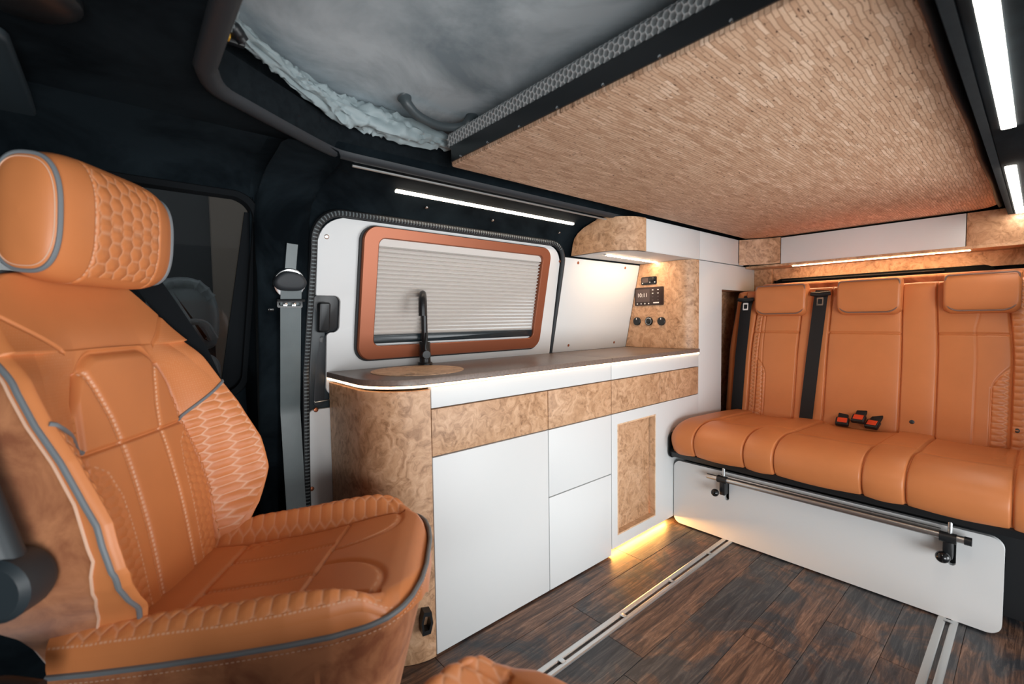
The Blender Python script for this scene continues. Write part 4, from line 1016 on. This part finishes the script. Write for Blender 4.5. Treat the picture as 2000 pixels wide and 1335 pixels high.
for yy in (.888, .172):
    c = MB().tube([(xr_, yy + .020, zr), (xr_, yy - .020, zr)], .0160, 16).build('clamp', 'black_plastic', tr_)
    m = MB(); m.box(xr_ - .004, 2.0, yy - .012, yy + .012, zr - .070, zr, .004); m.build('clamp_arm', 'black_plastic', c)
    MB().lathe([(.006, -.002), (.006, .06)], (xr_ + .004, yy - .004, zr + .008), (0, 0, 1), 12).build('pin', 'brushed_aluminium', c)
    MB().lathe([(.004, 0), (.004, .022)], (xr_ - .004, yy + .018, zr - .056), (-1, 0, 0), 10).build('knob_stem', 'black_plastic', c)
    ky = yy + (.018 if yy > .5 else .008); kr = .0165 if yy > .5 else .0185
    MB().lathe([(kr * math.sin(math.pi * i / 12), -kr * math.cos(math.pi * i / 12)) for i in range(13)], (xr_ - .030, ky, zr - .056), (-1, 0, 0), 20).build('ball_knob', 'black_gloss', c)

# ================================================================== FRONT SEATS
SO = np.array([.054, 1.120, .495]); SYAW = math.radians(-34.3); SCT = math.radians(5.4); SBL = math.radians(10.7)
SF = np.array([math.cos(SYAW), math.sin(SYAW), 0]); SL = np.array([-math.sin(SYAW), math.cos(SYAW), 0]); ZZ = np.array([0, 0, 1.0])
WU = math.cos(SBL) * ZZ - math.sin(SBL) * SF; WN = math.cos(SBL) * SF + math.sin(SBL) * ZZ
WCF = math.cos(SCT) * SF + math.sin(SCT) * ZZ; WCN = math.cos(SCT) * ZZ - math.sin(SCT) * SF
def back_px(px, py, n0=0.0): q = on_plane(px, py, WN, WN @ (SO + n0 * WN)) - SO; return (q @ SL, q @ WU)
def cush_px(px, py, n0=0.0): q = on_plane(px, py, WCN, WCN @ (SO + n0 * WCN)) - SO; return (q @ SL, q @ WCF)
def BK(l, v, n):                                       # local seat coordinates (x forward, y lateral, z up)
    l, v, n = np.broadcast_arrays(l, v, n); return np.stack([-math.sin(SBL) * v + math.cos(SBL) * n, l, SO[2] + math.cos(SBL) * v + math.sin(SBL) * n], -1)
def CU(l, f_, n):
    l, f_, n = np.broadcast_arrays(l, f_, n); return np.stack([math.cos(SCT) * f_ - math.sin(SCT) * n, l, SO[2] + math.sin(SCT) * f_ + math.cos(SCT) * n], -1)
def ip(x, xs, ys): return np.interp(x, xs, ys)

# ---- backrest surface
BH = .617
def bw(v): return ip(v, [-.06, .0, .04, .07, .10, .13, .17, .22, .30, .36, .41, .45, .49, .53, .56, .58, .595, .607, .614, .617], [.150, .172, .195, .222, .243, .254, .256, .253, .248, .243, .236, .227, .216, .201, .185, .171, .157, .138, .112, .08])
def wi(v): return ip(v, [0, .12, .2, .3, .38, .436, .47, .6], [.150, .166, .156, .133, .121, .100, .085, .07])
def bump_b(v): return ip(v, [-.06, 0, .05, .12, .2, .30, .36, .45, .52, .60], [.060, .070, .098, .118, .118, .096, .072, .042, .012, -.012])
def pip_in(v, l):  # >0 below the inward piping (quilted), <0 above (perforated)
    return (.292 + (np.abs(l) - .125) / .118 * .070) - v
def back_n(l, v, detail=True):
    a = np.abs(l); w_i = wi(v); B = bump_b(v); ww = bw(v)
    t_ = np.clip((a - w_i) / (.92 * np.maximum(ww - w_i, .02)), 0, 1); lower = sstep(v, .52, .42)
    n = .004 + B * (.65 * t_ + .35 * t_ * t_ * (3 - 2 * t_)) * (.25 + .75 * lower) + .010 * (1 - (a / (w_i + .03)) ** 2).clip(-1, 1) * (v < .47) - .004
    n += -.030 * sstep(v, .47, .605) + .006 * np.sin(np.clip(v / .3, 0, 1) * math.pi)
    st = np.zeros_like(n)
    # arch at the top of the insert
    arch = .462 - .055 * np.clip((a - .055) / .055, 0, 1.4) ** 2
    inside = v < arch
    n += np.where(inside & (a < w_i + .004), .007, 0) * sstep(arch - v, 0, .02)
    n += groove(v - arch, .005, .006) * (a < w_i + .005)
    n += groove(a - w_i, .005, .007) * (v < .43)
    n += groove(v - .291 + .000 * l, .0035, .0065) * (a < w_i)
    # double stitched lines of the insert
    ls = ip(v, [0, .07, .17, .29, .34, .40, .46], [.052, .052, .053, .054, .062, .080, .105])
    n += (groove(a - ls, .006, .0042)) * (v < arch - .004)
    for off in (-.0035, .0035):
        st = np.maximum(st, np.exp(-((a - ls - off) / .0013) ** 2) * (np.sin(v * 2 * math.pi / .0085) > -.35) * (v < arch - .006) * .9)
    st = np.maximum(st, 0)
    # quilted inner strip
    strip = (a < w_i - .003) & (a > ip(v, [0, .1, .2, .25, .275], [.085, .088, .092, .105, .135])) & (v < .27)
    e = hexedge(v / .019, l / .026); n = n + np.where(strip, .0035 * (np.sqrt(np.clip(e * 2, 0, 1)) - .5), 0)
    edge_l = ip(v, [0, .1, .2, .25, .275], [.085, .088, .092, .105, .135]); st = np.maximum(st, np.exp(-((a - edge_l + .002) / .0013) ** 2) * (v < .27) * (np.sin(v * 2 * math.pi / .0085) > -.3) * .7)
    # quilted bolster
    q = (a > w_i + .004) & (pip_in(v, l) > .004) & (a < ww - .012)
    e = hexedge(v / .0205, (l + .006) / .0375); n = n + np.where(q, .0052 * (np.sqrt(np.clip(e * 2, 0, 1)) - .5), 0)
    st = np.maximum(st, np.where(q, np.exp(-(e / .06) ** 2) * .55, 0))
    # perforated field
    pf = (a > w_i + .006) & (pip_in(v, l) < -.006) & (v < .530 - (.19 - a) * .85) & (a < ww - .014)
    dots = ((np.sin(v * 2 * math.pi / .0052) + np.sin(l * 2 * math.pi / .0052)) > 1.25)
    st = np.where(pf & dots, .16, st)
    n += groove(np.where(v > .40, (v - .535) + (.19 - a) * .85, 1), .004, .004) * (a > .11) * (a < ww)
    # side rim rolls over
    n += rim(ww - a, .013) + rim(BH - v, .014)
    return n, st
seat = thing('swivel_chair', 'tan leather front seat with quilted bolsters and grey piping', 'seat', (SO[0], SO[1], 0), SYAW)
nvv, nll = 380, 330
vv = np.linspace(-.05, BH, nvv); ss = np.sin(np.linspace(-1, 1, nll) * math.pi / 2 * .86) / math.sin(math.pi / 2 * .86)
Vg = np.repeat(vv[:, None], nll, 1); Lg = bw(Vg) * ss[None, :]; Ng, St = back_n(Lg, Vg)
m = MB(); m.grid(BK(Lg, Vg, Ng)); m.attr = St.reshape(-1); m.build('backrest', 'tan_leather', seat, angle=180, local=True)
# leather flank, then suede shell to the back
def outline(v0=-.05, k=90):
    vs_ = np.concatenate([np.linspace(v0, BH - .03, k), np.linspace(BH - .028, BH, 16)])
    right = [(float(bw(v)), float(v)) for v in vs_]; return [(-l, v) for l, v in right] + right[::-1]
OL = np.array(outline()); on_, _ = back_n(OL[:, 0], OL[:, 1])
rows = [BK(OL[:, 0], OL[:, 1], on_)]
def depth(v): return ip(v, [-.05, .02, .085, .15, .235, .32, .40, .5, .617], [-.03, .004, .055, .084, .078, .056, .034, .0, -.052])
mid = np.minimum(on_ - .012, depth(OL[:, 1]))
rows.append(BK(OL[:, 0] * 1.006, OL[:, 1] + .002, np.minimum(on_ - .01, (on_ + mid) / 2))); rows.append(BK(OL[:, 0] * 1.004, OL[:, 1] + .002, mid))
m = MB(); m.grid(np.array(rows)); m.build('backrest_flank', 'tan_leather', seat, angle=180, local=True)
rows = [BK(OL[:, 0] * 1.004, OL[:, 1] + .002, mid), BK(OL[:, 0] * 1.0, OL[:, 1] + .001, mid - .03), BK(OL[:, 0] * .97, OL[:, 1] - .004, np.full(len(OL), -.105)), BK(OL[:, 0] * .88, OL[:, 1] * .97, np.full(len(OL), -.128)), BK(OL[:, 0] * .0, OL[:, 1] * .97, np.full(len(OL), -.135))]
m = MB(); m.grid(np.array(rows)); m.build('backrest_shell', 'tan_suede', seat, angle=180, local=True)
# piping on shoulder and bolster edges
k0 = np.where(OL[:, 1] > .02)[0]
pth = BK(OL[k0, 0] * 1.004, OL[k0, 1] + .001, on_[k0] - .002)
MB().tube(pth, .0042, 8).build('piping', 'grey_piping', seat, local=True)
for sg in (-1, 1):
    ll = np.linspace(.238, .130, 20); v_ = .292 + (ll - .125) / .118 * .070; n_, _ = back_n(ll * sg, v_)
    MB().tube(BK(ll * sg, v_, n_ + .001), .0036, 8).build('piping', 'grey_piping', seat, local=True)
# seam where leather flank meets suede
m = MB()
for i in range(0, len(OL) - 1, 1):
    pass
ml = BK(OL[:, 0] * 1.008, OL[:, 1] + .003, mid)
MB().tube(ml, .0022, 6).build('shell_seam', 'thread', seat, local=True)

# ---- headrest
hrw = .140; HC_V, HC_N, HT = .694, .030, math.radians(15)
nu, nl = 200, 240
aa = np.linspace(0, 2 * math.pi, nu); lls = np.linspace(-hrw, hrw, nl); Ag, Lg = np.meshgrid(aa, lls, indexing='ij')
ca, sa = np.cos(Ag), np.sin(Ag); pw = 2 / 2.7
endk = 1 - .16 * (np.abs(Lg) / hrw) ** 5
dn = .058 * np.sign(ca) * np.abs(ca) ** pw * endk; dvv = .110 * np.sign(sa) * np.abs(sa) ** pw * endk
vloc = dvv; fq = sstep(ca, .15, .35)
e = hexedge((Lg + .005) / .0265 * 0 + vloc / .0275, (Lg + .004) / .031)
qm = (np.abs(Lg - .005) < .080) * fq * (np.abs(vloc) < .094)
off = qm * .0042 * (np.sqrt(np.clip(e * 2, 0, 1)) - .45)
st = qm * np.exp(-(e / .055) ** 2) * .35
for ld in (-.078, .088):
    off = off + groove(Lg - ld, .003, .003) * fq; st = np.maximum(st, np.exp(-((Lg - ld) / .0016) ** 2) * (np.sin(vloc * 2 * math.pi / .008) > -.3) * .8)
rn = np.sqrt((dn / .058) ** 2 + (dvv / .104) ** 2) + 1e-9
dn = dn + off * (dn / .058) / rn; dvv = dvv + off * (dvv / .104) / rn
Vv = HC_V + dvv * math.cos(HT) - dn * math.sin(HT); Nn_ = HC_N + dvv * math.sin(HT) + dn * math.cos(HT)
m = MB(); m.grid(BK(Lg, Vv, Nn_)); m.attr = st.reshape(-1)
hd = m.build('headrest', 'tan_leather', seat, angle=180, local=True)
for j, sg in ((0, -1), (nl - 1, 1)):
    rimv, rimn = Vv[:, j], Nn_[:, j]; rows = []
    for k in range(8):
        t_ = k / 7; sc = math.cos(t_ * math.pi / 2); rows.append(BK(np.full(nu, sg * (hrw + .016 * math.sin(t_ * math.pi / 2))), HC_V + (rimv - HC_V) * sc, HC_N + (rimn - HC_N) * sc))
    MB().grid(np.array(rows)).build('side_cap', 'tan_leather', hd, angle=180, local=True)
    MB().tube(BK(np.full(nu - 1, sg * (hrw + .001)), HC_V + (rimv[:-1] - HC_V) * 1.01, HC_N + (rimn[:-1] - HC_N) * 1.01), .0038, 8, closed=True).build('piping', 'grey_piping', hd, local=True)
    sl_ = HC_V + (rimv[:-1] - HC_V) * .93, HC_N + (rimn[:-1] - HC_N) * .93
    MB().tube(BK(np.full(nu - 1, sg * (hrw + .0065)), *sl_), .0009, 5, closed=True).build('stitching', 'thread', hd, local=True)
for q in (-.055, .055): MB().tube(BK(np.array([q, q]), np.array([.52, .68]), np.array([-.085, -.01])), .007, 10).build('headrest_post', 'chrome', seat, local=True)

# ---- cushion
CL = .503
def cw(f_): return ip(f_, [-.08, 0, .1, .2, .3, .37, .42, .45, .47, .485, .497, .503], [.195, .205, .215, .222, .226, .224, .214, .200, .180, .150, .105, .05])
def cush_n(l, f_):
    a = np.abs(l); ww = cw(f_)
    wi_ = ip(f_, [0, .1, .3, .42, .5], [.135, .140, .150, .165, .18])
    t_ = np.clip((a - wi_) / .050, 0, 1); fade = sstep(f_, .50, .40)
    n = -.016 + .050 * (t_ * t_ * (3 - 2 * t_)) * fade * ip(f_, [0, .1, .25, .45], [.75, 1, 1, .8]) + .012 * sstep(f_, .20, .40) - .012 * sstep(f_, .44, .512) + .008 * sstep(-f_, -.10, .0)
    st = np.zeros_like(n)
    n += groove(a - wi_, .005, .006) * (f_ < .44) + groove(f_ - .300 - .015 * (l / .15), .0035, .0065) * (a < wi_) + groove(f_ - .085, .005, .004) * (a < wi_)
    ls = ip(f_, [0, .3], [.052, .057])
    n += groove(a - ls, .006, .0042) * (f_ < .3) * (f_ > .085)
    for o_ in (-.0033, .0033): st = np.maximum(st, np.exp(-((a - ls - o_) / .0013) ** 2) * (f_ < .3) * (f_ > .085) * (np.sin(f_ * 2 * math.pi / .0085) > -.3) * .45)
    # rounded U seams on the nose
    cl_ = np.sqrt(((a - .128) / .100) ** 2 + np.clip((f_ - .30) / .135, 0, 9) ** 2)
    n += groove((cl_ - 1) * .10, .005, .005) * (f_ > .30) * (a < .20); st = np.maximum(st, np.exp(-(((cl_ - 1) * .10 + .006) / .0013) ** 2) * (f_ > .30) * (a < .19) * (np.sin(np.arctan2(f_ - .3, a) * 80) > -.3) * .35)
    rr_c = .042; u_ = np.clip(1 - (ww - a) / rr_c, 0, 1); phi = np.arcsin(u_); a_eff = np.where(ww - a < rr_c, ww - rr_c + rr_c * phi, a)
    e = hexedge(f_ / .0265, (a_eff - .004) / .040); q = (a > wi_ + .005) & (phi < 1.05) & (f_ < .445) & (f_ > -.04)
    st = np.maximum(st, np.exp(-((phi - 1.12) / .035) ** 2) * (f_ < .46) * (np.sin(f_ * 2 * math.pi / .0075) > -.3) * .6)
    n = n + np.where(q, .0042 * (np.sqrt(np.clip(e * 2, 0, 1)) - .5), 0); st = np.maximum(st, np.where(q, np.exp(-(e / .06) ** 2) * .30, 0))
    strip = (a < wi_ - .003) & (a > ip(f_, [0, .1, .16, .20], [.098, .102, .118, .15])) & (f_ < .20) & (f_ > .09); e2 = hexedge(f_ / .024, a / .026)
    n = n + np.where(strip, .0035 * (np.sqrt(np.clip(e2 * 2, 0, 1)) - .5), 0)
    n += rim(ww - a, .042) + rim(CL - f_, .034)
    return n, st
ff = np.linspace(-.07, CL, 330); ss = np.sin(np.linspace(-1, 1, 300) * math.pi / 2 * .96) / math.sin(math.pi / 2 * .96)
Fg = np.repeat(ff[:, None], 300, 1); Lg = cw(Fg) * ss[None, :]; Ng, St = cush_n(Lg, Fg)
m = MB(); m.grid(CU(Lg, Fg, Ng)); m.attr = St.reshape(-1); cu_o = m.build('seat_cushion', 'tan_leather', seat, angle=180, local=True)
fv = np.concatenate([np.linspace(-.07, CL - .03, 70), np.linspace(CL - .028, CL, 20)])
right = [(float(cw(f_)), float(f_)) for f_ in fv]; CO = np.array([(-l, f_) for l, f_ in right] + right[::-1]); con, _ = cush_n(CO[:, 0], CO[:, 1])
edge = CU(CO[:, 0], CO[:, 1], con)
flank_n = np.interp(CO[:, 1], [0, .3, CL], [-.036, -.032, -.032])
e1 = CU(CO[:, 0] * 1.012, CO[:, 1] + .003 * (CO[:, 1] > .4), con * .5 + flank_n * .5); e2 = CU(CO[:, 0] * 1.012, CO[:, 1] + .003 * (CO[:, 1] > .4), flank_n)
MB().grid(np.array([edge, e1, e2])).build('cushion_flank', 'tan_leather', seat, angle=180, local=True)
MB().tube(CU(CO[:, 0] * 1.014, CO[:, 1] + .004 * (CO[:, 1] > .4), flank_n), .0046, 8).build('piping', 'grey_piping', seat, local=True)
low = []
for d_, sc, sf in ((0, 1.012, 0), (.05, 1.008, -.006), (.12, .985, -.024), (.20, .95, -.045), (.26, .92, -.06)):
    p_ = CU(CO[:, 0] * sc, CO[:, 1] + np.where(CO[:, 1] > .35, sf, 0), flank_n); p_[:, 2] -= d_; low.append(p_)
va = MB(); va.grid(np.array(low)); va_o = va.build('valance', 'tan_suede', seat, angle=180, local=True)
# stitched line under the piping
sp_ = CU(CO[:, 0] * 1.014, CO[:, 1] + .004 * (CO[:, 1] > .4), flank_n - .013); m = MB(); P_ = resample(sp_, .0042)
for i in range(0, len(P_) - 1, 2): m.tube([P_[i], P_[i + 1]], .0008, 4)
m.build('stitching', 'thread', seat, local=True, kind='stuff')
# swivel base
MB().box(.02, .40, -.17, .17, .004, .26, .01).build('swivel_base', 'black_plastic', seat, local=True)
MB().lathe([(.16, .245), (.16, .285), (.15, .40)], (.20, 0, 0), (0, 0, 1), 32).build('swivel_plate', 'black_metal', seat, local=True)
# black armrest and hinge on the near flank
arm = MB(); ap = [BK(-.285, .42, -.02), BK(-.285, .30, -.005), BK(-.288, .18, .01)]
arm.tube(catmull([tuple(q) for q in ap], 6), .020, 12); arm_o = arm.build('armrest', 'slate_plastic', seat, local=True)
MB().lathe([(.040, -.025), (.044, -.015), (.044, .02), (.036, .028)], tuple(BK(-.285, .16, .0)), (0, -1, 0), 24).build('armrest_hinge', 'slate_plastic', arm_o, local=True)
MB().tube(catmull([tuple(BK(-.272, .0, -.12)), tuple(BK(-.276, .012, -.07)), tuple(BK(-.274, -.01, -.02))], 6), .020, 12).build('recliner_cover', 'black_plastic', seat, local=True)
# red buckle button behind the cushion
rb = thing('front_buckle', 'red front seat buckle button just above the quilted bolster', 'buckle', tuple(at(521, 1013, 'Y', 1.32)))
p = at(521, 1015, 'Y', 1.32); MB().box(p[0] - .012, p[0] + .012, p[1] - .01, p[1] + .01, p[2] - .012, p[2] + .012, .003).build('release_button', 'buckle_bright', rb)
MB().box(p[0] - .015, p[0] + .015, p[1] - .012, p[1] + .012, p[2] - .10, p[2] - .008, .004).build('stalk', 'black_plastic', rb)
# diagonal belt behind the seat shoulder
sb = thing('shoulder_belt', 'black belt stretched diagonally behind the front seat shoulder', 'seat belt', (.0, 1.40, .7))
strap([at(255, 505, 'Y', 1.36), at(330, 610, 'Y', 1.36), at(385, 690, 'Y', 1.36), at(430, 790, 'Y', 1.36)], .05, .002, 'webbing', 'matte_black', sb, axis=(1, 0, .6))

# ---- second front seat: only its cushion reaches into the picture
seat2 = thing('swivel_chair', 'second tan front seat cushion beside the long floor rail', 'seat', (-.058, .252, 0), math.radians(3))
for ch in list(seat.children):
    if ch.name.split('.')[0] in ('seat_cushion', 'cushion_flank', 'valance', 'swivel_base', 'swivel_plate', 'stitching'):
        c = ch.copy(); COL.objects.link(c); c.parent = seat2
seat['group'] = 'front seats'; seat2['group'] = 'front seats'

# ================================================================== CAB DETAILS
# grab recess ring in the cab lining
ar_ = [at(px, py, 'Z', 1.440) for px, py in ((205, 256), (250, 250), (290, 262), (325, 285), (345, 305), (356, 325))]
rg = MB().tube(catmull([tuple(q) for q in ar_], 6), .006, 8).build('trim_6', 'black_plastic'); struct(rg)
# sun visor at the left edge and a dark lamp pod above it
p0, p1, p2, p3 = at(-60, 60, 'Z', 1.425), at(8, 60, 'Z', 1.425), at(78, 240, 'Z', 1.425), at(-60, 290, 'Z', 1.425)
vis = MB().prism(quad_round([(q[0], q[1]) for q in (p0, p1, p2, p3)], .02), zmap(), 1.440, 1.425, .006, 3).build('sun_visor', 'slate_plastic'); tag(vis, 'dark grey sun visor folded against the cab lining', 'visor')
lpod = at(40, -10, 'Z', 1.43)
lp2 = MB().lathe([(.060, 0), (.060, .012), (.050, .020), (.02, .022)], (lpod[0], lpod[1], 1.444), (0, 0, -1), 28).build('cab_lamp', 'black_metal'); tag(lp2, 'dark round cab lamp housing in the roof lining', 'lamp')
# ================================================================== OUTSIDE THE CAB WINDOW
struct(MB().box(-6, 8, -6, 6, -.62, -.60).build('ground', 'ground_light'))
struct(MB().box(-4.5, 2.5, 2.62, 2.70, -.6, 5.0).build('wall_showroom', 'showroom_dark'))
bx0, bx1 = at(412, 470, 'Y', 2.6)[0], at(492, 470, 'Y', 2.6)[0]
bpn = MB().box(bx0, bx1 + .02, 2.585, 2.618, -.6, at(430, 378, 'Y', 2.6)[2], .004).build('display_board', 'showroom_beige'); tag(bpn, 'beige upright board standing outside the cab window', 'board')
# grey chair added behind the glass, standing in for a seat's reflection in it
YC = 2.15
gc = thing('reflection_chair', 'grey leather chair added outside in place of a seat reflection in the cab window', 'chair', (.15, YC, -.6))
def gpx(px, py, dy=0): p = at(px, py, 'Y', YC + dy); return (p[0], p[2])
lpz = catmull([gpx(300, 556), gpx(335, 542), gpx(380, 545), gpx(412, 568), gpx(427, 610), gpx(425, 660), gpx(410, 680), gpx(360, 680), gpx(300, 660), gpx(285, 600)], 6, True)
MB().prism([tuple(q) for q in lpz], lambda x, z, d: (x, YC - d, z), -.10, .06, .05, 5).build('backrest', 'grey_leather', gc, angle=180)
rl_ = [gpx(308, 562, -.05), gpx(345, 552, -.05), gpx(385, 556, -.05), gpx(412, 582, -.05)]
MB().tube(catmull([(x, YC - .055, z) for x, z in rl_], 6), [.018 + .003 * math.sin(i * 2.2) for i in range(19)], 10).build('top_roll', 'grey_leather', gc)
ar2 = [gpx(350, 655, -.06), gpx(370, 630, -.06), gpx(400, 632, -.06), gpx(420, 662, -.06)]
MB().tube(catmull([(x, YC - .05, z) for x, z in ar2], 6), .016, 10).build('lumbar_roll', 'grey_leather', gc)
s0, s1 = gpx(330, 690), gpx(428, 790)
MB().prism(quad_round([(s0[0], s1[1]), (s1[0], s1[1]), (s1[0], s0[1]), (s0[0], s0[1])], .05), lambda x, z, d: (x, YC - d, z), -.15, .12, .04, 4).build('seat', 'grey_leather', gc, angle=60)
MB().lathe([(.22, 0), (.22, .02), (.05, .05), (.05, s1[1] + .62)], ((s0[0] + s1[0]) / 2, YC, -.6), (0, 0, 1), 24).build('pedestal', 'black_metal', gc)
